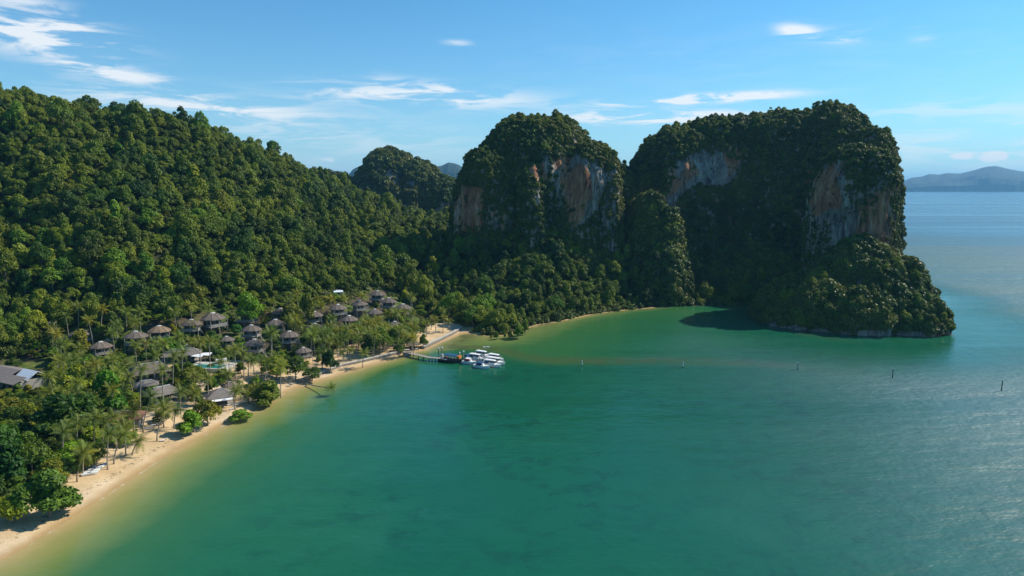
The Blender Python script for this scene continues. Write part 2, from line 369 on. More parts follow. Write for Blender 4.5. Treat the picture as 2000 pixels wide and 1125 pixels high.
def ground_mat():
    m = NT('ground_soil_and_sand', .9, .15)
    sd = m.attr('sand'); inl = m.attr('inland'); n1 = m.noise(.35, 5, .6); n2 = m.noise(.06, 4, .6); n3 = m.noise(2.5, 4, .7)
    grass = m.ramp(n1, [(.3, (.035, .055, .014)), (.5, (.07, .105, .02)), (.7, (.16, .17, .04))])
    soil = m.ramp(n1, [(.3, (.04, .035, .02)), (.7, (.12, .09, .05))])
    fl = m.mix(m.mr(n2, .42, .58), grass, soil)
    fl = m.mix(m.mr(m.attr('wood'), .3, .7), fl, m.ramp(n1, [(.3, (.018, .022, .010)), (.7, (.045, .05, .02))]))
    sandc = m.mix(1.0, m.ramp(n2, [(.3, (.53, .37, .20)), (.55, (.62, .46, .27)), (.75, (.68, .55, .39))]), m.ramp(n3, [(.3, (.86, .86, .86)), (.7, (1.06, 1.05, 1.04))]), 'MULTIPLY')
    litter = m.mr(m.noise(.6, 5, .65), .56, .66)
    sandc = m.mix(m.math('MULTIPLY', litter, m.mr(inl, 10, 26, 0, .7)), sandc, (.20, .155, .09))
    sandc = m.mix(m.math('MULTIPLY', m.math('MULTIPLY', m.mr(inl, 3.6, 4.6, 0, 1), m.mr(inl, 5.2, 7.0, 1, 0)), m.mr(m.noise(1.1, 5, .75), .53, .62)), sandc, (.14, .10, .06))
    sandc = m.mix(1.0, sandc, m.ramp(m.noise(.16, 5, .7), [(.3, (.84, .83, .82)), (.7, (1.08, 1.08, 1.08))]), 'MULTIPLY')
    wet = m.mr(m.math('ADD', inl, m.math('MULTIPLY', m.noise(.25, 3), 1.6)), .6, 4.2)
    sandc = m.mix(wet, (.38, .25, .11), sandc)
    fac = m.mr(m.math('ADD', sd, m.math('MULTIPLY', m.math('SUBTRACT', n1, .5), .9)), .42, .58)
    m.color(m.mix(fac, fl, sandc)); m.bump(m.math('ADD', n3, n1), .5, .25); return m.mat
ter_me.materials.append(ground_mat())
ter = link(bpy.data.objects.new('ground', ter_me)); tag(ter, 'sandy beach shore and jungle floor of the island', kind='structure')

# ------------------------------------------------------------------ sea
def spread(lo, hi, step, far, g=1.22):
    a = list(np.arange(lo, hi + .1, step)); s = step; b = a[-1]
    while b < far: s *= g; b += s; a.append(b)
    s = step; b = a[0]; pre = []
    while b > -far: s *= g; b -= s; pre.append(b)
    return np.array(pre[::-1] + a)
sx = spread(-240, 400, 4.0, 42000); sy = spread(70, 700, 4.0, 42000)
XX, YY = np.meshgrid(sx, sy); sp = np.stack([XX.ravel(), YY.ravel()], 1); sd_ = -sdist(sp)
SHELF_PX = [(840, 684), (905, 640), (1000, 640), (1100, 612), (1310, 590), (1420, 590), (1500, 612), (1600, 650), (1720, 668), (1790, 676), (1760, 705), (1700, 742), (1640, 738), (1560, 724), (1450, 716), (1300, 712), (1150, 713), (1060, 712), (1000, 702), (960, 690), (900, 684), (862, 686)]
SHP = np.array([tuple(G(x, y)[:2]) for x, y in SHELF_PX])
near = (np.abs(sp[:, 0]) < 900) & (sp[:, 1] < 1200) & (sp[:, 1] > 0)
she = np.full(len(sp), -60.0); ds = seg_dist(sp[near], SHP); she[near] = np.where(inside(sp[near], SHP), ds, -ds)
spx, spy, spt = proj(np.stack([sp[:, 0], sp[:, 1], np.zeros(len(sp))], 1))
dep_shade = 1 - np.exp(-np.maximum(sd_, 0) / 42.0)
# how wide the pale shallows are along the beach
wnear = np.clip((spx - 620) / 250, 0, 1); dep_shade = 1 - np.exp(-np.maximum(sd_, 0) / (40 - 26 * wnear))
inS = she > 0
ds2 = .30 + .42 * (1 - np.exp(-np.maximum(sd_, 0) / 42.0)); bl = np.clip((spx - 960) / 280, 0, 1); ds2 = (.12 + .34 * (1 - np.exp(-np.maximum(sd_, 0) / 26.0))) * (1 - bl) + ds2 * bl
ws = np.clip(she / 6 + .5, 0, 1); dep_shade = dep_shade * (1 - ws) + np.minimum(ds2, dep_shade) * ws
wh = np.clip((spx - 1200) / 300, 0, 1) * near; dep_shade = np.maximum(dep_shade, (.90 + .06 * ws) * wh); dep_shade = np.maximum(dep_shade, .26 * np.clip((spx - 990) / 240, 0, 1) * near)  # headland's shadow and dark reflection on the cove painted in as extra depth
edge = np.exp(-((she - 7) / 6.0) ** 2) * np.clip((1700 - spx) / 200, 0, 1)
idx = np.arange(len(sp)).reshape(XX.shape); sq = np.stack([idx[:-1, :-1].ravel(), idx[:-1, 1:].ravel(), idx[1:, 1:].ravel(), idx[1:, :-1].ravel()], 1)
sea_me = npmesh('sea', np.stack([sp[:, 0], sp[:, 1], np.zeros(len(sp))], 1), sq, [], smooth=True)
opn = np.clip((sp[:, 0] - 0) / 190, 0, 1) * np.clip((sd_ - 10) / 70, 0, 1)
for nm, v in (('open', opn), ('depth_shade', dep_shade), ('bar', edge), ('off', np.minimum(sd_, 900))):
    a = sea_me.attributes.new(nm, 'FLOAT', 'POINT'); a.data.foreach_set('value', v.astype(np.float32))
def sea_mat():
    m = NT('sea_water', .12, .5); m.b.inputs['IOR'].default_value = 1.333
    dp = m.attr('depth_shade'); bar = m.attr('bar'); off = m.attr('off')
    n = m.noise(.03, 4, .6); n2 = m.noise(.12, 6, .7, dist=.25)
    dd = m.math('ADD', dp, m.math('MULTIPLY', m.math('SUBTRACT', n, .5), .22))
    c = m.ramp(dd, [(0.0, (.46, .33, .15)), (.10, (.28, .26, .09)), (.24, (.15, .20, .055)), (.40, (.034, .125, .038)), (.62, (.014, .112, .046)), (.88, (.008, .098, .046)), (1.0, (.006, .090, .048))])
    grassy = m.math('MULTIPLY', m.mr(n2, .48, .62), m.mr(dp, .45, .9))
    grassy = m.math('MULTIPLY', grassy, m.mr(m.noise(.018, 3, .6), .40, .6, .15, 1))
    c = m.mix(m.math('MULTIPLY', grassy, .5), c, (.005, .045, .030))
    c = m.mix(m.math('MULTIPLY', m.mr(m.noise(.022, 3, .6, dist=1.0), .52, .7), m.mr(dp, .5, .95, 0, .28)), c, (.018, .125, .068))
    barn = m.math('MULTIPLY', bar, m.mr(n2, .35, .6, .35, 1.0))
    c = m.mix(m.math('MULTIPLY', barn, .75), c, (.075, .085, .035))
    c = m.mix(m.mr(m.attr('open'), .05, 1, 0, .85), c, (.040, .115, .122)); m.set(m.b.inputs['Specular IOR Level'], m.mr(m.attr('open'), 0, 1, .45, .8))  # silvery sky glare painted into the open water as a paler colour
    c = m.mix(m.mr(off, 150, 880, 0, .9), c, (.022, .085, .13))
    foam = m.math('MULTIPLY', m.mr(off, .1, .9, .55, 0), m.mr(m.noise(.16, 6, .75, dist=1), .52, .62))
    c = m.mix(m.math('MULTIPLY', foam, m.mr(dp, .0, .12, 1, 0)), c, (.75, .74, .70))
    m.color(c)
    # ripples: two crossed swells plus fine chop
    w1 = m.noise(.16, 3, .55, stretch=(.7, 1.3, 1)); w2 = m.noise(.7, 4, .6, stretch=(.7, 1.2, 1)); w3 = m.noise(.035, 3, .5, stretch=(.5, 1.6, 1))
    h = m.math('ADD', m.math('ADD', m.math('MULTIPLY', w1, 1.0), m.math('MULTIPLY', w2, .32)), m.math('MULTIPLY', w3, 2.2))
    h = m.math('MULTIPLY', m.math('MULTIPLY', h, m.mr(m.attr('open'), 0, 1, .6, 2.5)), m.mr(off, 150, 880, 1, .10))
    m.bump(h, .6, .55)
    lane = m.noise(.006, 4, .6, stretch=(.12, 1.6, 1))
    m.rough(m.math('ADD', m.mr(lane, .4, .6, .0, .12), m.math('MULTIPLY', m.mr(m.attr('open'), 0, 1, .13, .46), m.mr(off, 150, 880, 1, .5)))); return m.mat
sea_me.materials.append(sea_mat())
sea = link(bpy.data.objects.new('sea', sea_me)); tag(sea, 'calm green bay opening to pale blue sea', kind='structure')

# ------------------------------------------------------------------ far hills
def far_hill(name, profile, t, thick, z0, seed, mat, label, cat=None):
    """ridge seen against the sky: profile = [(px, py top)], built as a rounded hill 'thick' deep"""
    xs = [p[0] for p in profile]; n = 90; m_ = 14; vs_ = []
    for i in range(n + 1):
        px = xs[0] + (xs[-1] - xs[0]) * i / n; py = np.interp(px, xs, [p[1] for p in profile]); top = P(px, py, t)
        for j in range(m_ + 1):
            a = PI * j / m_; s = math.sin(a); c_ = math.cos(a)
            nn = mnoise.fractal(Vector((px * .02, a * 2.2, seed)), 0.6, 2.2, 5)
            z = z0 + (top.z - z0) * (s ** .8) * (1 + .04 * nn * (1 - s)); y = top.y - c_ * thick * (1 + .08 * nn)
            vs_.append((top.x * y / top.y, y, z))
    fs = [(i * (m_ + 1) + j, (i + 1) * (m_ + 1) + j, (i + 1) * (m_ + 1) + j + 1, i * (m_ + 1) + j + 1) for i in range(n) for j in range(m_)]
    o = meshobj(name, vs_, fs, mat, smooth=False); tag(o, label, kind='structure'); return o
M['far'] = simple('far_forest', (.016, .036, .026), .9, .12, .002)
far_hill('far_island', [(1752, 372), (1764, 355), (1780, 347), (1800, 345), (1815, 340), (1835, 341), (1850, 338), (1875, 339), (1900, 333), (1925, 326), (1945, 324), (1965, 329), (1990, 334), (2030, 338), (2080, 345), (2140, 352), (2220, 373)], 11000, 900, -2, 1, M['far'], 'long low forested island on the right horizon')
far_hill('far_hills', [(660, 366), (690, 330), (712, 320), (740, 330), (800, 318), (826, 310), (850, 325), (862, 324), (876, 317), (892, 320), (930, 340), (1000, 366)], 5200, 350, -2, 5, M['far'], 'blue limestone hills far behind the middle hill')

# ------------------------------------------------------------------ limestone towers
def dome(c, rx, ry, H, n=3.0, rot=0.0, seed=0, amp=4.0, flute=1.6, nu=150, nv=70, lean=(0, 0), z0=-6.0, taper=0.0):
    """superellipsoid tower with vertical flutes; returns verts, quads"""
    u = np.linspace(0, 2 * PI, nu, endpoint=False); v = np.linspace(0, PI / 2, nv); vs_ = np.zeros((nv, nu, 3))
    for j, b in enumerate(v):
        r = math.cos(b) ** (2 / n) if b < PI / 2 - 1e-6 else 0.0; hz = math.sin(b) ** (2 / n)
        rr = r * (1 - taper * (1 - hz))
        for i, a in enumerate(u):
            x = rx * rr * math.cos(a); y = ry * rr * math.sin(a); z = z0 + (H - z0) * hz
            q = Vector((x * .022 + seed, y * .022, z * .018)); big = mnoise.fractal(q, .7, 2.1, 4)
            fl = mnoise.fractal(Vector((x * .10, y * .10 + seed, z * .012)), .6, 2.2, 4)
            sm = mnoise.ridged_multi_fractal(Vector((x * .12, y * .12, z * .05 + seed)), .8, 2.3, 4, 1.0, 2.0) - 1.2
            nr = math.hypot(x / rx, y / ry) + 1e-6; wsd = min(1.0, r * 1.4)
            k = 1 + ((amp * big + flute * fl * 1.5 + sm * 1.1) * wsd) / math.hypot(rx * math.cos(a), ry * math.sin(a))
            x2 = x * k + lean[0] * hz; y2 = y * k + lean[1] * hz; z2 = z + (amp * .7 * big + sm * .9) * (1 - wsd * .6)
            vs_[j, i] = (c[0] + x2 * math.cos(rot) - y2 * math.sin(rot), c[1] + x2 * math.sin(rot) + y2 * math.cos(rot), z2)
    f = []
    for j in range(nv - 1):
        for i in range(nu): f.append((j * nu + i, j * nu + (i + 1) % nu, (j + 1) * nu + (i + 1) % nu, (j + 1) * nu + i))
    return vs_.reshape(-1, 3), np.array(f)
def lobe(l, r, top, t, ry, **k):
    cx = (l + r) / 2; rx = (r - l) / 2 / FPX * t; p = P(cx, top, t); rx -= k.pop('veg', 1.5)
    return dome((p.x, p.y), rx, ry, p.z - k.pop('dz', 1.0), **k)
WARM = [np.array(q, float) for q in ([(1082, 300), (1130, 300), (1150, 360), (1135, 440), (1105, 440), (1096, 370)], [(1300, 400), (1300, 330), (1350, 300), (1372, 340), (1330, 370)], [(1415, 300), (1455, 300), (1450, 335), (1420, 345)], [(1575, 330), (1625, 320), (1640, 400), (1600, 420), (1575, 400)], [(1672, 400), (1752, 350), (1752, 520), (1665, 520)], [(1030, 320), (1060, 320), (1060, 350), (1036, 350)], [(905, 370), (940, 360), (940, 440), (915, 440)])]
def rock_body(name, lobes, mat, label):
    V = []; F = []; o_ = 0
    for (v, f) in lobes: V.append(v); F.append(f + o_); o_ += len(v)
    me = npmesh(name, np.concatenate(V), np.concatenate(F), [mat], smooth=False)
    vv = np.concatenate(V); x_, y_, t_2 = proj(vv); w_ = np.zeros(len(vv)); pp2 = np.stack([x_, y_], 1)     # rust stains of the faces
    for q in WARM: w_ = np.maximum(w_, np.clip(.5 + np.where(inside(pp2, q), 1, -1) * seg_dist(pp2, q) / 16, 0, 1))
    at = me.attributes.new('warm', 'FLOAT', 'POINT'); at.data.foreach_set('value', w_.astype(np.float32))
    o = link(bpy.data.objects.new(name, me)); tag(o, label, kind='structure'); return o, np.concatenate(V), np.concatenate(F)
HI = dict(nu=230, nv=105)
T1 = [lobe(895, 1205, 230, 494, 50, n=2.7, seed=1.0, amp=6, z0=2, **HI), lobe(874, 1050, 286, 480, 36, n=2.9, seed=2.2, amp=4, z0=2, **HI), lobe(1060, 1220, 282, 482, 36, n=3.6, seed=3.1, amp=4, z0=2, **HI),
      lobe(1000, 1082, 318, 460, 26, n=2.2, seed=4.4, amp=4, z0=2, **HI), lobe(1150, 1221, 300, 474, 24, n=3.6, seed=9.0, amp=2.5, z0=2, **HI)]
MA = [lobe(1150, 1262, 322, 520, 20, n=2.4, seed=19.0, amp=3), lobe(1196, 1460, 256, 530, 44, n=2.4, seed=5.5, amp=5, **HI), lobe(1260, 1640, 232, 536, 46, n=3.2, seed=16.0, amp=5, **HI), lobe(1400, 1700, 220, 522, 46, n=2.6, seed=17.0, amp=6), lobe(1500, 1757, 204, 505, 50, n=2.15, seed=6.1, amp=5, **HI), lobe(1630, 1764, 252, 472, 34, n=2.9, seed=15.0, amp=2.5)]
BU = [lobe(1598, 1752, 282, 408, 24, n=3.0, seed=7.7, amp=4, z0=-4, lean=(-2, 0), **HI), lobe(1580, 1680, 318, 416, 18, n=2.8, seed=8.8, amp=3, z0=-4, **HI), lobe(1650, 1752, 292, 402, 24, n=3.4, seed=8.1, amp=3, z0=-4, **HI)]
SL = [lobe(1190, 1400, 470, 482, 36, n=1.7, seed=10.0, amp=5), lobe(1330, 1600, 480, 474, 36, n=1.7, seed=11.0, amp=5), lobe(1228, 1318, 380, 470, 24, n=2.5, seed=13.0, amp=5), lobe(1262, 1342, 412, 462, 20, n=2.3, seed=13.6, amp=4), lobe(1240, 1352, 478, 450, 20, n=2.1, seed=14.0, amp=4), lobe(930, 1130, 452, 470, 24, n=1.8, seed=41.0, amp=5, z0=5), lobe(1060, 1230, 486, 462, 26, n=1.8, seed=42.0, amp=5, z0=2)]
PR = [lobe(1575, 1790, 474, 386, 32, n=1.9, seed=20.0, amp=4.5), lobe(1472, 1720, 536, 384, 36, n=1.7, seed=21.0, amp=4), lobe(1660, 1852, 556, 368, 26, n=1.8, seed=22.0, amp=4), lobe(1610, 1785, 572, 360, 18, n=2.2, seed=23.0, amp=3), lobe(1700, 1812, 505, 382, 26, n=2.0, seed=24.0, amp=4)]
MH = [lobe(676, 850, 293, 900, 70, n=2.1, seed=30.0, amp=6, z0=-4), lobe(740, 888, 318, 890, 60, n=2.3, seed=31.0, amp=6, z0=-4), lobe(600, 720, 338, 900, 50, n=2.0, seed=32.0, amp=6, z0=-4), lobe(820, 900, 345, 820, 40, n=2.6, seed=33.0, amp=6, z0=-4)]
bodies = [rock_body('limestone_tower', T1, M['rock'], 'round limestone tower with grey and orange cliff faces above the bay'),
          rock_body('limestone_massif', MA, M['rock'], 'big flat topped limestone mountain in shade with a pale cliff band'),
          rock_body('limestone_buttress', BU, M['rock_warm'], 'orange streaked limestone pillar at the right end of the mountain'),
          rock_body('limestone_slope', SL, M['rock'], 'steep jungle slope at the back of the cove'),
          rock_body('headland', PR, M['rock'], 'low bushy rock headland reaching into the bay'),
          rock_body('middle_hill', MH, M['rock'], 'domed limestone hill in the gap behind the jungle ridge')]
# ------------------------------------------------------------------ foliage prototypes
def leaf_quads(cen, nrm, size, aspect=.55, jit=.5):
    n = len(cen); nr = nrm + rng.normal(0, jit, (n, 3)); nr /= np.linalg.norm(nr, axis=1)[:, None] + 1e-9
    ax = np.cross(nr, rng.normal(0, 1, (n, 3))); ax /= np.linalg.norm(ax, axis=1)[:, None] + 1e-9; bx = np.cross(nr, ax)
    s = (size * rng.uniform(.65, 1.35, n))[:, None]; a = ax * s; b = bx * s * aspect
    v = np.stack([cen - a, cen - b * .9, cen + a, cen + b], 1).reshape(-1, 3)
    return v, np.arange(n * 4).reshape(n, 4)
def crown_pts(R, Hc, nl, n, spread_=.62, lr=(.26, .46), flat=.85, up=.25):
    """points on a heap of leafy lobes; origin at crown base"""
    ang = rng.uniform(0, 2 * PI, nl) ; rad = np.sqrt(rng.uniform(0, 1, nl)) * R * spread_; zz = Hc * (.16 + .66 * (1 - (rad / (R * spread_ + 1e-6)) ** 2.2) * rng.uniform(.25, 1.1, nl))
    rad[0] = 0; C = np.stack([rad * np.cos(ang), rad * np.sin(ang), zz], 1); r = R * rng.uniform(lr[0], lr[1], nl)
    k = rng.choice(nl, n, p=r ** 2 / (r ** 2).sum()); d = rng.normal(0, 1, (n, 3)); d /= np.linalg.norm(d, axis=1)[:, None]; d[:, 2] = np.where(d[:, 2] < -.25, -d[:, 2], d[:, 2])
    rr = r[k] * rng.uniform(.66, 1.10, n) * (1 + .16 * np.sin(d[:, 0] * 7 + k) * np.sin(d[:, 1] * 6 + k * 2))
    c = C[k] + d * rr[:, None] * np.array([1, 1, flat]); nrm = d.copy(); nrm[:, 2] += up; nrm /= np.linalg.norm(nrm, axis=1)[:, None]
    # drop points buried in other lobes
    bur = np.zeros(n, bool)
    for j in range(nl):
        q = (c - C[j]) / np.array([1, 1, flat]); bur |= (np.linalg.norm(q, axis=1) < r[j] * .72) & (k != j)
    return c[~bur], nrm[~bur], C, r
def crown_mesh(name, R, Hc, nl, n, size, mat, z0=0.0, **k):
    c, nr, C, r = crown_pts(R, Hc, nl, n, **k); v, f = leaf_quads(c, nr, size); v[:, 2] += z0
    me = npmesh(name, v, f, [mat]); return me, C + np.array([0, 0, z0]), r
def trunk_mb(C, Hb, r0, mb=None, branches=4, mi=0):
    mb = mb or MB(); top = Vector((C[0][0] * .3, C[0][1] * .3, Hb + .5))
    mb.tube([(0, 0, -1.5), (.1, 0, Hb * .5), top], [r0 * 1.2, r0 * .85, r0 * .6], 6, mi)
    for j in range(min(branches, len(C))):
        mb.tube([top * .9, (Vector(C[j]) + top) / 2 + Vector((0, 0, .3)), Vector(C[j])], [r0 * .5, r0 * .35, r0 * .15], 5, mi, cap=False)
    return mb
PROTO = bpy.data.collections.new('foliage_prototypes')           # kept out of the scene: only the scatter modifiers read it
def proto_obj(name, me): o = bpy.data.objects.new(name, me); return o
def sub_collection(name, objs):
    c = bpy.data.collections.new(name)
    for o in objs: c.objects.link(o)
    return c
TREE = []                                                        # (crown mesh, trunk mesh) used both singly and scattered
for i in range(9):
    R = [4.2, 4.6, 3.6, 5.0, 3.9, 4.4, 3.2, 4.8, 4.0][i]; Hc = R * [1.7, 1.35, 2.1, 1.25, 1.8, 1.5, 2.4, 1.3, 1.7][i]; zb = [1.2, 2.4, 1.0, 3.2, .8, 1.6, .6, 2.6, 1.0][i]
    me, C, r = crown_mesh('crown', R, Hc, [16, 18, 14, 20, 15, 17, 13, 19, 16][i], [4200, 4300, 4000, 4400, 4000, 4200, 3800, 4400, 4000][i], [.36, .34, .38, .34, .42, .32, .36, .38, .34][i], M['leaf'], zb)
    tm = trunk_mb(C, zb, .22); tme = bpy.data.meshes.new('trunk'); tme.from_pydata(tm.v, [], tm.f); tme.materials.append(M['bark']); tme.update()
    TREE.append((me, tme, R))
def joined(name, me, tme):
    bm = bmesh.new(); bm.from_mesh(me); n0 = len(bm.faces); bm.from_mesh(tme); bm.faces.ensure_lookup_table()
    for f in bm.faces[n0:]: f.material_index = 1
    m2 = bpy.data.meshes.new(name); bm.to_mesh(m2); bm.free(); m2.materials.clear(); m2.materials.append(me.materials[0]); m2.materials.append(M['bark']); return m2
tree_coll = sub_collection('jungle_prototypes', [proto_obj('jungle_crown_%02d' % i, joined('tree_mass', a, b)) for i, (a, b, R) in enumerate(TREE)])
SHR = []
for i in range(6):
    R = 2.2; me, C, r = crown_mesh('shrub', R, R * [1.2, .9, 1.5, 1.0, 1.3, .8][i], [6, 7, 5, 8, 6, 7][i], [620, 700, 560, 760, 640, 600][i], [.36, .32, .38, .34, .36, .34][i], M['karst_leaf'], -.8, spread_=.6, lr=(.36, .55)); SHR.append(me)
for i in range(2):                                               # hanging vines on the walls
    n = 420; a = rng.uniform(0, 2 * PI, n); z = -rng.uniform(0, 1, n) ** 1.2 * 7; c = np.stack([np.cos(a) * .9 * (1 + z / 10) * rng.uniform(.4, 1, n), np.sin(a) * 1.3 * (1 + z / 10), z + 1], 1)
    v, f = leaf_quads(c, np.stack([np.cos(a), np.sin(a), np.full(n, .3)], 1), .34); SHR.append(npmesh('vines', v, f, [M['karst_leaf']]))
shrub_coll = sub_collection('shrub_prototypes', [proto_obj('cliff_shrub_%02d' % i, m) for i, m in enumerate(SHR)])

def scatter_group(coll):
    ng = bpy.data.node_groups.new('scatter_' + coll.name, 'GeometryNodeTree')
    ng.interface.new_socket('Geometry', in_out='INPUT', socket_type='NodeSocketGeometry'); ng.interface.new_socket('Geometry', in_out='OUTPUT', socket_type='NodeSocketGeometry')
    gi = ng.nodes.new('NodeGroupInput'); go = ng.nodes.new('NodeGroupOutput'); ip = ng.nodes.new('GeometryNodeInstanceOnPoints'); ci = ng.nodes.new('GeometryNodeCollectionInfo')
    ci.inputs['Collection'].default_value = coll; ci.inputs['Separate Children'].default_value = True; ci.inputs['Reset Children'].default_value = True
    ip.inputs['Pick Instance'].default_value = True
    def na(nm, ty):
        x = ng.nodes.new('GeometryNodeInputNamedAttribute'); x.data_type = ty; x.inputs['Name'].default_value = nm; return x.outputs['Attribute']
    ng.links.new(gi.outputs[0], ip.inputs['Points']); ng.links.new(ci.outputs[0], ip.inputs['Instance']); ng.links.new(na('pick', 'INT'), ip.inputs['Instance Index'])
    ng.links.new(na('turn', 'FLOAT_VECTOR'), ip.inputs['Rotation']); ng.links.new(na('size', 'FLOAT_VECTOR'), ip.inputs['Scale']); ng.links.new(ip.outputs[0], go.inputs[0]); return ng
GROUPS = {}
def scatter(name, pts_, pick, turn, size, coll, label):
    me = bpy.data.meshes.new(name); n = len(pts_); me.vertices.add(n); me.vertices.foreach_set('co', np.asarray(pts_, np.float32).ravel())
    a = me.attributes.new('pick', 'INT', 'POINT'); a.data.foreach_set('value', np.asarray(pick, np.int32))
    a = me.attributes.new('turn', 'FLOAT_VECTOR', 'POINT'); a.data.foreach_set('vector', np.asarray(turn, np.float32).ravel())
    a = me.attributes.new('size', 'FLOAT_VECTOR', 'POINT'); a.data.foreach_set('vector', np.asarray(size, np.float32).ravel())
    me.update(); o = link(bpy.data.objects.new(name, me)); tag(o, label, kind='stuff')
    if coll.name not in GROUPS: GROUPS[coll.name] = scatter_group(coll)
    md = o.modifiers.new('scatter', 'NODES'); md.node_group = GROUPS[coll.name]; return o

# ------------------------------------------------------------------ jungle on the hill and at the foot of the tower
def rock_mask(p):
    """points of the ground that lie inside a rock body"""
    m = np.zeros(len(p), bool); return m
sp_ = 4.3
jx, jy = np.meshgrid(np.arange(-430, 260, sp_), np.arange(150, 900, sp_)); jp = np.stack([jx.ravel(), jy.ravel()], 1) + rng.uniform(-2.2, 2.2, (jx.size, 2))
jd = sdist(jp); k = jd > 4.0; jp = jp[k]; jd = jd[k]; jz = height(jp, jd); j3 = np.column_stack([jp, jz])
px, py, t = proj(j3); top = j3 + np.array([0, 0, 10.0]); qx, qy, _ = proj(top)
keep = (qx > -130) & (qx < 1600) & (t > 40) & ~resort(j3) & ~((px < 300) & (py > 900))
# nothing stands behind the ridge that no one sees: march from the camera
vis = np.ones(len(j3), bool)
for s in (.70, .78, .85, .90, .94, .97):
    q = np.array([0, 0, CAM_Z]) + (top - np.array([0, 0, CAM_Z])) * s; vis &= (height(q[:, :2]) + 1.0) < q[:, 2] + 6
keep &= vis; j3 = j3[keep]; n = len(j3)
jpx, jpy, jt = proj(j3)
jsc = np.clip(rng.lognormal(-.22, .30, n), .4, 1.5) * (1 + .25 * (rng.uniform(0, 1, n) > .93)); jrot = rng.uniform(0, 2 * PI, n); jpick = rng.integers(0, 9, n); jsz = rng.uniform(.75, 1.55, n)
# front row along the beach in the cove is smaller
hum = nz(j3[:, :2], .05, 9); jsc *= 1 + .14 * hum
small = (sdist(j3[:, :2]) < 9) & (jpx > 900); jsc = np.where(small, jsc * .7, jsc)
order = np.argsort(-(jsc / jt) * ((jpx > -20) & (jpx < 2020) & (jpy < 1130)))
single = order[:215]; mass = order[215:]
def sub3(ix): return j3[ix] + np.array([0, 0, -.4])
scatter('jungle_canopy', sub3(mass), jpick[mass], np.column_stack([rng.uniform(-.08, .08, len(mass)), rng.uniform(-.08, .08, len(mass)), jrot[mass]]), np.column_stack([jsc[mass], jsc[mass], jsc[mass] * jsz[mass]]), tree_coll, 'dense jungle trees covering the hillside and the foot of the tower')
print('jungle', n)
ux, uy = np.meshgrid(np.arange(-430, 200, 4.2), np.arange(180, 700, 4.2)); up_ = np.stack([ux.ravel(), uy.ravel()], 1) + rng.uniform(-2, 2, (ux.size, 2)); ud = sdist(up_); up_ = up_[ud > 2.5]; uz = height(up_); u3 = np.column_stack([up_, uz]); qx, qy, qt = proj(u3)
vis = (qx > -100) & (qx < 1500) & ~resort(u3)
for s in (.80, .88, .94): q = np.array([0, 0, CAM_Z]) + (u3 + np.array([0, 0, 3]) - np.array([0, 0, CAM_Z])) * s; vis &= (height(q[:, :2])) < q[:, 2] + 2
u3 = u3[vis]; n = len(u3); s = rng.uniform(1.0, 1.9, n)
scatter('jungle_undergrowth', u3 + np.array([0, 0, .3]), rng.integers(0, 6, n), np.column_stack([np.zeros((n, 2)), rng.uniform(0, 6, n)]), np.column_stack([s, s, s * rng.uniform(.7, 1.3, n)]), shrub_coll, 'low shrubs filling the gaps under the jungle trees')

# ------------------------------------------------------------------ shrubs on the rocks
BARE = {'limestone_tower': [[(1074, 306), (1120, 300), (1180, 318), (1192, 345), (1178, 392), (1145, 436), (1120, 446), (1104, 405), (1092, 372), (1080, 340)], [(884, 385), (905, 366), (940, 358), (944, 440), (925, 452), (885, 436)], [(955, 405), (975, 410), (978, 445), (955, 440)], [(1192, 372), (1207, 380), (1204, 425), (1190, 425)], [(1028, 322), (1074, 300), (1070, 360), (1046, 352)]],
        'limestone_massif': [[(1300, 376), (1306, 332), (1343, 302), (1380, 294), (1456, 304), (1450, 332), (1418, 360), (1396, 364), (1362, 362), (1330, 386), (1316, 408), (1296, 404)]],
        'limestone_buttress': [[(1576, 380), (1600, 326), (1640, 318), (1650, 372), (1652, 415), (1690, 440), (1700, 398), (1744, 362), (1748, 520), (1618, 520), (1622, 430), (1580, 412)], [(1585, 340), (1650, 310), (1652, 350), (1640, 420), (1590, 430)]],
        'limestone_slope': [], 'headland': [[(1660, 650), (1700, 636), (1790, 652), (1790, 690), (1640, 680)], [(1650, 545), (1690, 540), (1690, 568), (1655, 572)]], 'middle_hill': [[(752, 330), (785, 335), (770, 356), (756, 350)], [(850, 392), (872, 392), (872, 420), (850, 415)]]}
DENS = {'limestone_tower': .34, 'limestone_massif': .28, 'limestone_buttress': .42, 'limestone_slope': .24, 'headland': .28, 'middle_hill': .05}
SCL = {'limestone_tower': (.3, 1.25), 'limestone_massif': (.35, 1.35), 'limestone_buttress': (.28, .95), 'limestone_slope': (.7, 1.9), 'headland': (.6, 1.7), 'middle_hill': (1.4, 2.8)}
LBL = {'limestone_tower': 'shrubs and small trees clinging to the round limestone tower', 'limestone_massif': 'dark shrubs covering the big shaded mountain', 'limestone_buttress': 'shrubs capping and hanging on the orange streaked pillar',
       'limestone_slope': 'trees and creepers on the steep slope behind the cove', 'headland': 'dense bushes covering the low rock headland', 'middle_hill': 'shrubs covering the domed hill in the gap'}
KN = {'limestone_tower': 'tower_shrubs', 'limestone_massif': 'mountain_shrubs', 'limestone_buttress': 'pillar_shrubs', 'limestone_slope': 'slope_creepers', 'headland': 'headland_shrubs', 'middle_hill': 'hill_shrubs'}
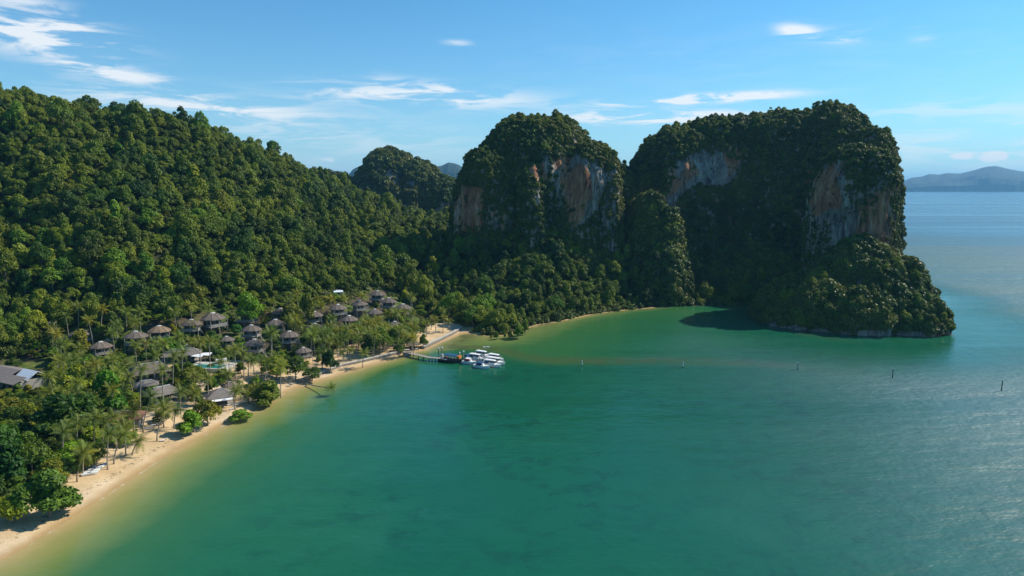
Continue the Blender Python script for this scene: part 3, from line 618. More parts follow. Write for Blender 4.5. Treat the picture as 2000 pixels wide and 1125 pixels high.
for (o, V, F) in bodies:
    nm = o.name; A = V[F[:, 0]]; B = V[F[:, 1]]; C = V[F[:, 2]]; Dq = V[F[:, 3]]
    ar = .5 * np.linalg.norm(np.cross(C - A, Dq - B), axis=1); nr = np.cross(C - A, Dq - B); nr /= np.linalg.norm(nr, axis=1)[:, None] + 1e-9
    n = int(ar.sum() * DENS[nm]); k = rng.choice(len(F), n, p=ar / ar.sum()); u = rng.uniform(0, 1, (n, 1)); w = rng.uniform(0, 1, (n, 1))
    p = A[k] * (1 - u) * (1 - w) + B[k] * u * (1 - w) + C[k] * u * w + Dq[k] * (1 - u) * w; q = nr[k]
    view = p - np.array([0, 0, CAM_Z]); view /= np.linalg.norm(view, axis=1)[:, None]
    ok = ((q * view).sum(1) < .35) & (p[:, 2] > (2.0 if nm == 'headland' else 1.2))
    px, py, t = proj(p); pj = np.stack([px + rng.normal(0, 4, n), py + rng.normal(0, 4, n)], 1)
    front = (q * view).sum(1) < .1
    for poly in BARE[nm]: ok &= ~(inside(pj, np.array(poly, float)) & front & (rng.uniform(0, 1, n) > .03))
    # bare streaks at random on the steepest walls
    st = nz(np.stack([p[:, 0] + p[:, 1] * .5, p[:, 2] * .25], 1), .14, 5); 
    if nm in ('limestone_tower', 'limestone_buttress'): ok &= ~((q[:, 2] < .25) & (st > .55) & (rng.uniform(0, 1, n) > .4))
    p = p[ok]; q = q[ok]; n = len(p); lo, hi = SCL[nm]; s = (lo + (hi * 1.25 - lo) * rng.beta(1.4, 2.4, n)) * (1 + .4 * np.clip(q[:, 2], 0, 1)); steep = q[:, 2] < .3
    s = np.where(steep & (nm in ('limestone_tower', 'limestone_buttress')), s * .8, s)
    pick = np.where(steep & (rng.uniform(0, 1, n) < .3), rng.integers(6, 8, n), rng.integers(0, 6, n))
    az_ = np.arctan2(q[:, 1], q[:, 0]); tilt = np.where(pick < 6, np.arccos(np.clip(q[:, 2], 0, 1)) * .45, 0)
    rx_ = np.zeros(n); turn = np.column_stack([rx_, tilt, az_ + rng.uniform(-.4, .4, n)])
    sz = np.column_stack([s, s, s * rng.uniform(.8, 1.25, n)])
    use = p + q * .2
    if nm in ('limestone_slope', 'headland', 'limestone_tower', 'limestone_massif'):
        # mixed with real trees
        PT = {'limestone_slope': (.22, .2, 'slope_trees', 'rounded trees on the steep slope behind the cove'), 'headland': (.30, .2, 'headland_trees', 'small round trees among the headland bushes'),
              'limestone_tower': (.10, .5, 'tower_trees', 'small trees crowning the round limestone tower'), 'limestone_massif': (.08, .45, 'mountain_trees', 'small trees along the top of the big shaded mountain')}[nm]
        tr = (rng.uniform(0, 1, n) < PT[0]) & (q[:, 2] > PT[1]); ts = rng.uniform(.35, .85, tr.sum())
        scatter(PT[2], use[tr] - np.array([0, 0, 1.6]), rng.integers(0, 9, tr.sum()), np.column_stack([np.zeros((tr.sum(), 2)), rng.uniform(0, 6, tr.sum())]), np.column_stack([ts, ts, ts * rng.uniform(.8, 1.3, tr.sum())]), tree_coll, PT[3])
        use = use[~tr]; pick = pick[~tr]; turn = turn[~tr]; sz = sz[~tr]
    scatter(KN[nm], use, pick, turn, sz, shrub_coll, LBL[nm]); print(nm, n)
# ------------------------------------------------------------------ materials of the resort
M['thatch'] = simple('grey_brown_thatch', (.155, .125, .105), .95, .35, 1.6)
M['thatch_warm'] = simple('warm_brown_thatch', (.22, .155, .10), .95, .3, 1.6)
M['roof_grey'] = simple('grey_shingle', (.19, .165, .15), .9, .2, 1.2)
M['roof_red'] = simple('red_brown_shingle', (.17, .085, .06), .9, .3, 1.2)
M['cap'] = simple('pale_ridge_cap', (.50, .50, .48), .6, .1)
M['wood'] = simple('weathered_timber', (.20, .155, .12), .85, .3, 2.0)
M['wood_dark'] = simple('dark_timber', (.075, .055, .045), .8, .3, 2.0)
M['green_wall'] = simple('grey_green_boards', (.13, .165, .13), .8, .15, 1.5)
M['pale_wall'] = simple('pale_boards', (.29, .28, .25), .8, .12, 1.5)
M['white'] = simple('white_paint', (.78, .78, .76), .45, .04, 1.0, .5)
M['white_roof'] = simple('white_sheet_roof', (.72, .75, .78), .4, .06, 1.0, .5)
M['post'] = simple('pale_post', (.34, .30, .25), .8, .25, 3.0)
M['deck'] = simple('grey_deck_boards', (.34, .30, .26), .85, .2, 2.0)
M['stone'] = simple('sea_wall_stone', (.27, .23, .19), .9, .4, 1.4)
M['concrete'] = simple('pale_concrete', (.46, .43, .38), .85, .15, .8)
M['blue'] = simple('blue_canvas', (.02, .08, .19), .7, .15)
M['blue_umb'] = simple('teal_blue_canvas', (.01, .17, .30), .7, .15)
M['orange'] = simple('orange_cloth', (.55, .18, .04), .7, .2)
M['red'] = simple('red_seat', (.45, .05, .04), .6, .2)
M['black'] = simple('black_rubber', (.02, .02, .022), .5, .2)
M['steel'] = simple('dull_steel', (.42, .43, .44), .4, .1)
def glass_mat():
    m = NT('dark_window_glass', .06, .6); m.color((.02, .028, .034)); return m.mat
M['glass'] = glass_mat()
def pool_mat():
    m = NT('pool_water', .06, .6); n = m.noise(.8, 3); m.color(m.ramp(n, [(.3, (.01, .16, .15)), (.7, (.02, .24, .21))])); m.bump(n, .15, .05); return m.mat
M['pool'] = pool_mat()

LAND = {}                                         # landmarks that the labels of plants refer to
def mark(name, p): LAND[name] = (p[0], p[1])
SEAWARD = math.radians(-62)                       # the way the fronts of the villas look

def ring(n, rx, ry, z, off=0.0): return [(rx * math.cos(2 * PI * (k + off) / n), ry * math.sin(2 * PI * (k + off) / n), z) for k in range(n)]
def loft(rings, caps=True):
    n = len(rings[0]); v = [p for r in rings for p in r]; f = [(i * n + k, i * n + (k + 1) % n, (i + 1) * n + (k + 1) % n, (i + 1) * n + k) for i in range(len(rings) - 1) for k in range(n)]
    if caps: f += [tuple(reversed(range(n))), tuple((len(rings) - 1) * n + k for k in range(n))]
    return v, f

def make_villa(roofm, wallm, wide=1.0, low=False, rail='white'):
    root = empty('thatched_villa', (0, 0, 0)); fh = 1.2 if low else 3.0; e = fh + 2.5; R = 4.9
    mb = MB(); n = 10
    rg = [ring(n, R * .92, R * .80 , e - .05, .5), ring(n, R, R * .88, e, .5), ring(n, R * .985, R * .865, e + .28, .5), ring(n, R * .72, R * .62, e + 1.15, .5), ring(n, R * .42, R * .34, e + 1.95, .5), ring(n, R * .20, R * .13, e + 2.35, .5)]
    v, f = loft(rg); mb.add(v, f)
    for k in range(n):                            # proud hip battens where the thatch folds
        for j in (2, 3, 4): mb.bar(Vector(rg[j][k]) + Vector((0, 0, .05)), Vector(rg[j + 1][k]) + Vector((0, 0, .05)), .16, .1)
    roof = mb.build('roof', M[roofm], root)
    mb = MB(); v, f = loft([ring(n, R * .235, R * .165, e + 2.27, .5), ring(n, R * .20, R * .13, e + 2.55, .5), ring(n, R * .08, R * .05, e + 2.68, .5)]); mb.add(v, f); mb.build('ridge_cap', M['cap'], roof)
    a = R * .66; b = R * .56; mb = MB(); pr = [(-a, b * .6), (-a * .6, b), (a * .6, b), (a, b * .6), (a, -b * .1), (-a * .1, -b * .35), (-a, -b * .35)]
    v = [(x, y, fh) for x, y in reversed(pr)] + [(x, y, e + .1) for x, y in reversed(pr)]; k = len(pr)
    mb.add(v, [(i, (i + 1) % k, k + (i + 1) % k, k + i) for i in range(k)] + [tuple(range(2 * k - 1, k - 1, -1))][:0]); wall = mb.build('wall', M[wallm], root)
    for (x, y, rz, w) in [(-a * .75, -b * .35 - .03, 0, .9), (-a * .35, -b * .35 - .03, 0, .9), (a + .03, b * .25, PI / 2, 1.1), (-a - .03, b * .12, PI / 2, .9)]:
        fr = MB(); 
        c_, s_ = math.cos(rz), math.sin(rz)
        for sx in (-w / 2, w / 2): fr.box((x + sx * c_, y + sx * s_, fh + 1.25), (.09, .12, 1.3), rz)
        for sz in (.62, 1.9): fr.box((x, y, fh + sz), (w, .12, .09), rz)
        wo = fr.build('window', M['wood'], root); g = MB(); g.box((x, y, fh + 1.25), (w - .08, .04, 1.2), rz); g.build('pane', M['glass'], wo)
    d = MB(); d.box((a * .45, -b * .25, fh + 1.05), (1.5, .08, 2.1), .42); dr = d.build('door', M['glass'], root)
    d = MB(); d.box((0, -b * .2, fh - .13), (R * 1.5, R * 1.35, .22)); d.build('deck', M['deck'], root)
    ra = MB(); X0, X1, Y0, Y1 = -R * .74, R * .74, -b * .2 - R * .66, -b * .15
    segs = [((X0, Y0), (X1, Y0)), ((X1, Y0), (X1, Y1)), ((X0, Y0), (X0, Y1 - .6))]
    for (p, q) in segs:
        ra.bar((p[0], p[1], fh + .95), (q[0], q[1], fh + .95), .09, .12); ra.bar((p[0], p[1], fh + .2), (q[0], q[1], fh + .2), .06, .08)
        ra.bar((p[0], p[1], fh + .58), (q[0], q[1], fh + .58), .04, .45)
    ra.build('railing', M['pale_wall'], root)
    for (x, y) in [(X0, Y0), (0, Y0), (X1, Y0), (X0, Y1), (X1, Y1 + .3), (X1, b * .8), (X0, b * .8)]:
        p = MB(); p.tube([(x, y, -2.5), (x, y, e + .1 if abs(y - Y0) < .1 or x == X1 else fh - .2)], .13, 6); p.build('post', M['post'], root)
    if not low:
        d = MB(); d.box((-a * .35, b * .2, fh / 2 - 1.0), (a * 1.25, b * 1.1, fh + 1.5)); d.build('lower_room', M['wood'], root)
    s = MB()
    for i in range(6 if not low else 3):
        z = fh - .3 - i * .45; s.box((X1 + .3 + i * .34, Y1 + .2, z), (.34, 1.1, .09))
    s.bar((X1 + .1, Y1 - .35, fh - .2), (X1 + 2.2, Y1 - .35, fh - 2.9 if not low else fh - 1.4), .08, .2); s.build('stair', M['deck'], root)
    f_ = MB(); f_.box((0, Y0 + .9, fh + .38), (1.9, .6, .1)); 
    for sx in (-.8, .8): f_.box((sx, Y0 + .9, fh + .18), (.1, .5, .32))
    return root
VPRO = {'grey': make_villa('thatch', 'green_wall'), 'warm': make_villa('thatch_warm', 'green_wall'), 'pale': make_villa('thatch', 'pale_wall'), 'low': make_villa('thatch', 'pale_wall', low=True)}
used_p = set()
VL = [('pale', 'thatched villa half hidden behind an olive tree, leftmost of all the villas'), ('pale', 'thatched villa on tall pale stilts nearest the long grey building'), ('grey', 'grey green thatched villa at the lower side of the sandy clearing'),
      ('warm', 'thatched villa with warm brown roof, right beside the grey green one'), ('pale', 'thatched villa squeezed between a tall dark tree and the large villa'), ('grey', 'largest and darkest thatched villa, standing in tree shade at the hill foot'),
      ('grey', 'thatched villa almost swallowed by green trees above a white balcony'), ('pale', 'thatched villa directly below the tree covered villa'), ('grey', 'thatched villa at the dark wood edge with a feathery tree before it'),
      ('grey', 'thatched villa tucked left under the one at the wood edge'), ('pale', 'thatched villa with white balcony above the yellow green trees'), ('grey', 'thatched villa standing closest behind the swimming pool palms'),
      ('low', 'small low thatched villa up the lane behind the pool'), ('low', 'small thatched villa peeping out between the yellow green trees and palms'), ('grey', 'thatched villa left of the uphill cluster with a wide brown roof'),
      ('pale', 'thatched villa with creamy wall in the middle of the uphill cluster'), ('grey', 'highest and farthest thatched villa of the uphill cluster'), ('grey', 'thatched villa just below and right of the highest one'),
      ('grey', 'rightmost tall thatched villa against the dark forest'), ('pale', 'thatched villa in the middle row of the uphill cluster'), ('grey', 'front thatched villa of the uphill cluster above the palm grove'),
      ('low', 'thatched villa with half its roof behind palm crowns, upper left of the grove'), ('low', 'thatched villa showing only its roof above the palm grove'), ('low', 'wide low thatched pavilion above the big dark trees near the jetty'), ('low', 'tiny thatched roof at the right end of the village')]
villa_boxes = []
for i, ((x, y, t, w), (kd, lab)) in enumerate(zip(VILLAS, VL)):
    p = P(x, y, t); sc_ = w / 10.4; gz = H1(p.x, p.y); rise = (4.2 if kd == 'low' else 6.4) * sc_
    z = p.z - rise                                      # roof centre height fixed by where it is seen
    z = min(max(z, gz - .3), gz + 1.6)
    o = VPRO[kd] if kd not in used_p else copy_tree(VPRO[kd]); used_p.add(kd)
    o.location = (p.x, p.y, z); o.rotation_euler = (0, 0, math.radians(28 + rng.uniform(-38, 38))); o.scale = (sc_,) * 3
    tag(o, lab, 'villa', 'thatched villas among the trees')
    hw = w / t * FPX / 2; hh = hw * .9; villa_boxes.append((x - hw * 1.0, x + hw * 1.1, y - hh * .45, y + hh * (float(rng.choice([.35, .6, .8])) if kd != 'low' else .2)))
for nm, i in (('the leftmost villa', 0), ('the villa on pale stilts', 1), ('the grey green villa', 2), ('the warm brown villa', 3), ('the largest dark villa', 5), ('the tree covered villa', 6), ('the wood edge villa', 8), ('the poolside villa', 11), ('the topmost villa', 16), ('the rightmost tall villa', 18), ('the low pavilion', 23), ('the front uphill villa', 20)):
    mark(nm, P(*VILLAS[i][:3]))

def hip_building(name, L_, W_, wh, rh, roofm, wallm, ridge=.55, over=.9, nwin=3, posts=False, base=0.0):
    root = empty(name, (0, 0, 0)); mb = MB(); l, w = L_ / 2 + over, W_ / 2 + over; r = L_ / 2 * ridge
    e = base + wh; v = [(-l, -w, e - .2), (l, -w, e - .2), (l, w, e - .2), (-l, w, e - .2), (-l, -w, e), (l, -w, e), (l, w, e), (-l, w, e)]
    m1 = [(-(l + r) / 2, -w * .48, e + rh * .58), ((l + r) / 2, -w * .48, e + rh * .58), ((l + r) / 2, w * .48, e + rh * .58), (-(l + r) / 2, w * .48, e + rh * .58)]
    tp = [(-r, -.12, e + rh), (r, -.12, e + rh), (r, .12, e + rh), (-r, .12, e + rh)]
    v += m1 + tp; f = [(3, 2, 1, 0)]
    for s in (0, 4, 8): f += [(s + k, s + (k + 1) % 4, s + 4 + (k + 1) % 4, s + 4 + k) for k in range(4)]
    f.append((12, 13, 14, 15)); mb.add(v, f)
    for k in range(4): mb.bar(v[4 + k], v[8 + k], .18, .12); mb.bar(v[8 + k], v[12 + k], .18, .12)
    rf = mb.build('roof', M[roofm], root); c = MB(); c.box((0, 0, e + rh + .1), (2 * r + .5, .42, .2)); c.build('ridge_cap', M['cap'], rf)
    if not posts:
        b = MB(); b.box((0, 0, base + wh / 2 - .6), (L_, W_, wh + 1.15)); b.build('wall', M[wallm], root)
        for k in range(nwin):
            x = -L_ / 2 + (k + .5) * L_ / nwin
            for s in (-1, 1):
                fr = MB(); fr.box((x, s * (W_ / 2 + .02), base + wh * .55), (1.35, .08, 1.35)); wo = fr.build('window', M['wood_dark'], root)
                g = MB(); g.box((x, s * (W_ / 2 + .07), base + wh * .55), (1.15, .05, 1.15)); g.build('pane', M['glass'], wo)
        d = MB(); d.box((L_ / 2 + .03, 0, base + 1.05), (.08, 1.2, 2.1)); d.build('door', M['wood_dark'], root)
    else:
        b = MB(); b.box((0, 0, base - .4), (L_ + .6, W_ + .6, .95)); b.build('floor_slab', M['deck'], root)
        for sx in (-1, -.33, .33, 1):
            for sy in (-1, 1): p = MB(); p.tube([(sx * L_ / 2, sy * W_ / 2, base - .4), (sx * L_ / 2, sy * W_ / 2, e)], .14, 6); p.build('post', M['wood_dark'], root)
        b = MB(); b.box((0, W_ * .3, base + .6), (L_ * .6, .5, 1.0)); b.build('counter', M['wood'], root)
    return root
def put(o, px, py, rz, z=0.0, label=None, cat=None, t=None):
    p = ground(px, py) if t is None else P(px, py, t); g = H1(p.x, p.y); o.location = (p.x, p.y, g + z); o.rotation_euler = (0, 0, rz); tag(o, label, cat); return Vector((p.x, p.y, g))
BLD = []
def bld(o, px, py, rz, label, cat, nm, bw, bh, z=0.0):
    p = put(o, px, py, rz, z, label, cat); mark(nm, p); villa_boxes.append((px - bw, px + bw, py - bh, py)); return p
bld(hip_building('thatched_hall', 12.5, 7.5, 3.4, 3.0, 'thatch', 'wood'), 292, 742, math.radians(38), 'large brown thatched hall behind the tall palms', 'hall', 'the thatched hall', 44, 50)
bld(hip_building('long_pavilion', 13, 6.5, 2.8, 2.0, 'roof_grey', 'wood', ridge=.7, posts=True), 356, 704, math.radians(22), 'long grey roofed open pavilion beside the pool lane', 'pavilion', 'the long pavilion', 30, 24)
bld(hip_building('beach_restaurant', 9, 5.6, 2.8, 2.1, 'roof_grey', 'wood', posts=True), 318, 782, math.radians(48), 'open beach restaurant with grey roof under tall palms', 'restaurant', 'the beach restaurant', 26, 34)
bld(hip_building('service_hut', 6.0, 4.5, 2.6, 1.3, 'roof_grey', 'pale_wall', nwin=1), 287, 764, math.radians(30), 'small grey roofed hut left of the open restaurant', 'hut', 'the small grey hut', 14, 15)
bld(hip_building('red_roofed_shed', 9, 5.5, 2.6, 1.6, 'roof_red', 'pale_wall', nwin=2), 246, 829, math.radians(12), 'low shed with red brown roof at the edge of the sand', 'shed', 'the red roofed shed', 30, 26)
o = hip_building('beach_bar_hut', 7.5, 6.0, 2.6, 2.3, 'roof_grey', 'wood', ridge=.15, posts=True)
mb = MB(); mb.box((0, -4.4, 2.25), (7.2, 2.1, .08), M=Matrix.Rotation(.16, 3, 'X')); aw = mb.build('awning', M['white'], o)
for sx in (-3.4, 3.4): q = MB(); q.tube([(sx, -5.3, -.3), (sx, -5.3, 2.1)], .06, 5); q.build('awning_post', M['white'], o)
bld(o, 431, 786, math.radians(28), 'grey hip roofed beach bar with white awning facing the water', 'beach bar', 'the beach bar', 20, 28)
bld(hip_building('thatch_shelter', 4, 4, 2.4, 1.7, 'thatch', 'wood', ridge=.1, posts=True), 450, 768, math.radians(28), 'small pointed thatch shelter behind the beach bar', 'shelter', 'the thatch shelter', 9, 14)
bld(hip_building('jetty_shelter', 4.5, 3.6, 2.4, 1.6, 'thatch', 'wood', ridge=.2, posts=True), 806, 681, math.radians(20), 'small thatched shelter at the land end of the jetty', 'shelter', 'the jetty shelter', 9, 14)
# long grey building at the left edge
root = empty('grey_building', (0, 0, 0))
mb = MB(); mb.box((0, 0, 1.6), (24, 12, 4.2)); mb.build('wall', M['pale_wall'], root)
for (nm, x0, x1, mt) in (('roof', -13, 4.5, 'roof_grey'), ('sheet_roof', 4.6, 13, 'white_roof')):
    mb = MB(); w = 7.2; v = [(x0, -w, 3.5), (x1, -w, 3.5), (x1, w, 3.5), (x0, w, 3.5), (x0, 0, 6.0), (x1, 0, 6.0), (x0, -w, 3.7), (x1, -w, 3.7), (x1, w, 3.7), (x0, w, 3.7), (x0, 0, 6.2), (x1, 0, 6.2)]
    if nm == 'sheet_roof': v = [(a_, b_ * .52 + 1.2, c_ + .25) for a_, b_, c_ in v]
    mb.add(v, [(6, 7, 11, 10), (9, 10, 11, 8), (0, 4, 5, 1), (3, 2, 5, 4), (0, 1, 7, 6), (2, 3, 9, 8), (0, 6, 10, 4), (4, 10, 9, 3), (1, 5, 11, 7), (5, 2, 8, 11)]); mb.build(nm, M[mt], root)
mb = MB(); v = [(4.6, -7.2, 3.45), (13, -7.2, 3.45), (13, -2.6, 4.9), (4.6, -2.6, 4.9)]; mb.add(v + [(a_, b_, c_ + .2) for a_, b_, c_ in v], [(3, 2, 1, 0), (4, 5, 6, 7), (0, 1, 5, 4), (1, 2, 6, 5), (2, 3, 7, 6), (3, 0, 4, 7)]); mb.build('lean_to_roof', M['roof_grey'], root)
for k in range(6):
    fr = MB(); fr.box((-9 + k * 3.6, -6.03, 2.0), (1.5, .08, 1.4)); wo = fr.build('window', M['wood_dark'], root); g = MB(); g.box((-9 + k * 3.6, -6.08, 2.0), (1.3, .05, 1.2)); g.build('pane', M['glass'], wo)
bld(root, 28, 752, math.radians(-26), 'long grey roofed building with a bright white roof section at the left edge', 'building', 'the long grey building', 64, 52)
# water tank stand
root = empty('tank_stand', (0, 0, 0))
for sx in (-1, 1):
    for sy in (-1, 1): p = MB(); p.tube([(sx * 1.3, sy * 1.3, -.5), (sx * 1.1, sy * 1.1, 8)], .09, 5); p.build('leg', M['post'], root)
mb = MB()
for z in (2.5, 5, 7.6):
    for s in (-1, 1): mb.bar((-1.2, s * 1.2, z), (1.2, s * 1.2, z), .08); mb.bar((s * 1.2, -1.2, z), (s * 1.2, 1.2, z), .08)
mb.build('brace', M['post'], root); mb = MB(); mb.box((0, 0, 2.7), (2.4, 2.4, .12)); mb.build('platform', M['deck'], root); mb = MB(); mb.tube([(0, 0, 2.8), (0, 0, 4.2)], .75, 12); mb.build('tank', M['white'], root)
put(root, 105, 664, .3, 0, 'pale open framed tower with a white tank left of the leftmost villa', 'tank stand')
o = hip_building('pump_house', 3.4, 3.0, 3.2, .7, 'white_roof', 'pale_wall', nwin=1); put(o, 661, 582, .3, .4, 'tiny pale shed with whitish roof in the dark wood above the palm grove', 'shed')

# pool terrace
pool = empty('pool_terrace', (0, 0, 0)); mb = MB()
for (cx, cy, sx, sy) in ((0, 4.4, 17, 3.2), (0, -3.2, 17, .8), (-7.3, .4, 2.4, 6.4), (7.3, .4, 2.4, 6.4)): mb.box((cx, cy, .35), (sx - .01, sy - .01, 1.6))
mb.build('terrace', M['concrete'], pool); mb = MB(); mb.box((0, .2, .6), (12.2, 6, .9)); mb.build('pool_water', M['pool'], pool)
mb = MB(); mb.box((0, 2.2, 1.09), (8.5, 1.7, .12)); mb.build('shallow_step', simple('pale_green_pool_floor', (.22, .42, .33), .3, .1), pool)
pp_ = put(pool, 409, 722, math.radians(-8), .3, 'turquoise swimming pool with pale terrace among tall palms', 'pool'); mark('the swimming pool', pp_); villa_boxes.append((380, 440, 694, 726))
for k, (px, py, lab) in enumerate([(388, 706, 'left one of the white shade sails above the pool'), (403, 703, 'middle one of the white shade sails above the pool'), (377, 692, 'uppermost white shade sail beside the pavilion lane'), (433, 711, 'right hand white shade sail at the pool corner')]):
    s = empty('shade_sail', (0, 0, 0)); mb = MB(); mb.add([(-2.2, -1.6, 2.6), (2.2, -1.6, 2.3), (2.0, 1.6, 2.9), (-2.0, 1.6, 2.7), (-2.2, -1.6, 2.54), (2.2, -1.6, 2.24), (2.0, 1.6, 2.84), (-2.0, 1.6, 2.64)], [(0, 1, 2, 3), (7, 6, 5, 4), (4, 5, 1, 0), (5, 6, 2, 1), (6, 7, 3, 2), (7, 4, 0, 3)]); mb.build('canopy', M['white'], s)
    for (x, y) in ((-2.2, -1.6), (2.2, -1.6), (2, 1.6), (-2, 1.6)): p = MB(); p.tube([(x, y, -.3), (x, y, 2.6)], .05, 5); p.build('post', M['steel'], s)
    put(s, px, py + 4, math.radians(-8 + 9 * k), .8 if k < 2 else 0, lab, 'shade sail'); s['group'] = 'white shade sails by the pool'
# lane to the villas
def strip(name, pix, width, mat, label, lift=.12, n=8):
    pts_ = []
    for i in range(len(pix) - 1):
        for k in range(n): f = k / n; pts_.append((pix[i][0] * (1 - f) + pix[i + 1][0] * f, pix[i][1] * (1 - f) + pix[i + 1][1] * f))
    pts_.append(pix[-1]); W = [ground(*q) for q in pts_]; v = []; f = []
    for i, p in enumerate(W):
        d = (W[min(i + 1, len(W) - 1)] - W[max(i - 1, 0)]); d.z = 0; d.normalize(); nn = Vector((-d.y, d.x, 0)) * width / 2
        for s in (-1, 1): q = p + nn * s; v.append((q.x, q.y, H1(q.x, q.y) + lift))
        if i: f.append((2 * i - 2, 2 * i - 1, 2 * i + 1, 2 * i))
    o = meshobj(name, v, [tuple(reversed(q)) for q in f], mat); tag(o, label, kind='structure'); return o
strip('path', [(384, 668), (352, 684), (325, 700), (312, 712)], 2.6, M['concrete'], 'pale curved lane climbing to the villas')
strip('path', [(205, 664), (240, 664), (262, 676)], 2.4, simple('sandy_lane', (.5, .37, .22), .9, .2), 'sandy track behind the villas')

# ------------------------------------------------------------------ sea walls
def sea_wall(pix, h, label, w=1.3):
    root = empty('sea_wall', (0, 0, 0)); W = [G(x, y, .3) for x, y in pix]; mb = MB(); st = MB(); cpg = MB()
    for i in range(len(W) - 1):
        a_, b_ = W[i], W[i + 1]; l = (b_ - a_).length; d = (b_ - a_).normalized(); rz = math.atan2(d.y, d.x); nn = Vector((d.y, -d.x, 0))
        mb.box(((a_ + b_) / 2).to_tuple()[:2] + (h / 2 - .4,), (l + .3, w, h + .8), rz); cpg.box(((a_ + b_) / 2).to_tuple()[:2] + (h + .09,), (l + .35, w + .25, .2), rz)
        k = max(2, int(l / .62))
        for j in range(k):
            for r in range(int(h / .42) + 1):
                q = a_ + d * (l * (j + .5 + .25 * (r % 2)) / k) + nn * (w / 2 + .04); st.box((q.x, q.y, -.15 + r * .42), (.56 * rng.uniform(.8, 1.05), .24 * rng.uniform(.6, 1.3), .37), rz + rng.uniform(-.06, .06), M=None)
    mb.build('core', M['stone'], root); cpg.build('coping', M['concrete'], root); s = st.build('stones', M['stone'], root); s['kind'] = 'stuff'
    tag(root, label, 'sea wall'); return W
sea_wall([(589, 747), (612, 738), (640, 727), (668, 717), (700, 710), (730, 703), (760, 696), (786, 689), (799, 688)], 1.5, 'long grey stone sea wall along the beach up to the jetty')
sea_wall([(826, 681), (845, 672), (866, 662), (884, 653), (902, 643)], 1.5, 'shorter pale sea wall round the sandy palm terrace right of the jetty')

# ------------------------------------------------------------------ jetty and boats
A_, B_, C_, D2 = G(797, 689, 1.6), G(838, 698, 1.5), G(862, 700, 1.4), G(874, 702, 1.4)
root = empty('jetty', (0, 0, 0)); mb = MB(); ra = MB()
for (p, q) in ((A_, B_), (B_, C_), (C_, D2)): mb.bar(p, q, .18, 2.0) if False else mb.box(((p + q) / 2), ((q - p).length + .1, 2.0, .2), M=((q - p).to_track_quat('X', 'Z').to_matrix()))
mb.build('deck', M['deck'], root)
for (p, q) in ((A_, B_), (B_, C_)):
    d = (q - p).normalized(); nn = Vector((-d.y, d.x, 0))
    for s in (-.95, .95): ra.bar(p + nn * s + Vector((0, 0, .95)), q + nn * s + Vector((0, 0, .95)), .07)
    for k in range(7):
        c = p.lerp(q, k / 6)
        for s in (-.95, .95): ra.bar(c + nn * s, c + nn * s + Vector((0, 0, .95)), .06)
ra.build('handrail', M['pale_wall'], root)
for (p, q) in ((A_, B_), (B_, C_)):
    for k in range(1, 5):
        c = p.lerp(q, k / 4)
        for s in (-.8, .8): e = MB(); e.tube([(c.x, c.y + s, -3), (c.x, c.y + s, 1.45)], .14, 6); e.build('pile', M['wood_dark'], root)
mb = MB(); mb.box((A_.x - .6, A_.y + .4, .6), (3.4, 3.0, 2.6), .3); mb.build('abutment', M['stone'], root)
tag(root, 'narrow grey jetty running from the sea wall to the moored boats', 'jetty'); mark('the jetty', A_)
for (px, p0, p1, lab, capm) in ((857, 680, 701, 'left of the two greenish mooring piles at the jetty end', 'green_wall'), (863.5, 679, 700, 'right of the two greenish mooring piles at the jetty end', 'green_wall'), (898, 689, 707, 'shorter white topped pile between the dark boat and the pontoon', 'post'), (905.5, 686, 703, 'taller white topped pile left of the speedboats', 'post'), (936.5, 697, 707, 'pale pile standing between the white speedboats', 'post')):
    b = G(px, p1, 0); h = (p1 - p0) / FPX * (b.y / .96) ; r = empty('mooring_pile', (b.x, b.y, 0)); e = MB(); e.tube([(0, 0, -4), (0, 0, h)], .19, 8); e.build('shaft', M[capm], r); e = MB(); e.tube([(0, 0, h - .25), (0, 0, h + .2), (0, 0, h + .5)], [.3, .3, .05], 8); e.build('cap', M['white'], r); tag(r, lab, 'mooring pile', 'mooring piles at the jetty')

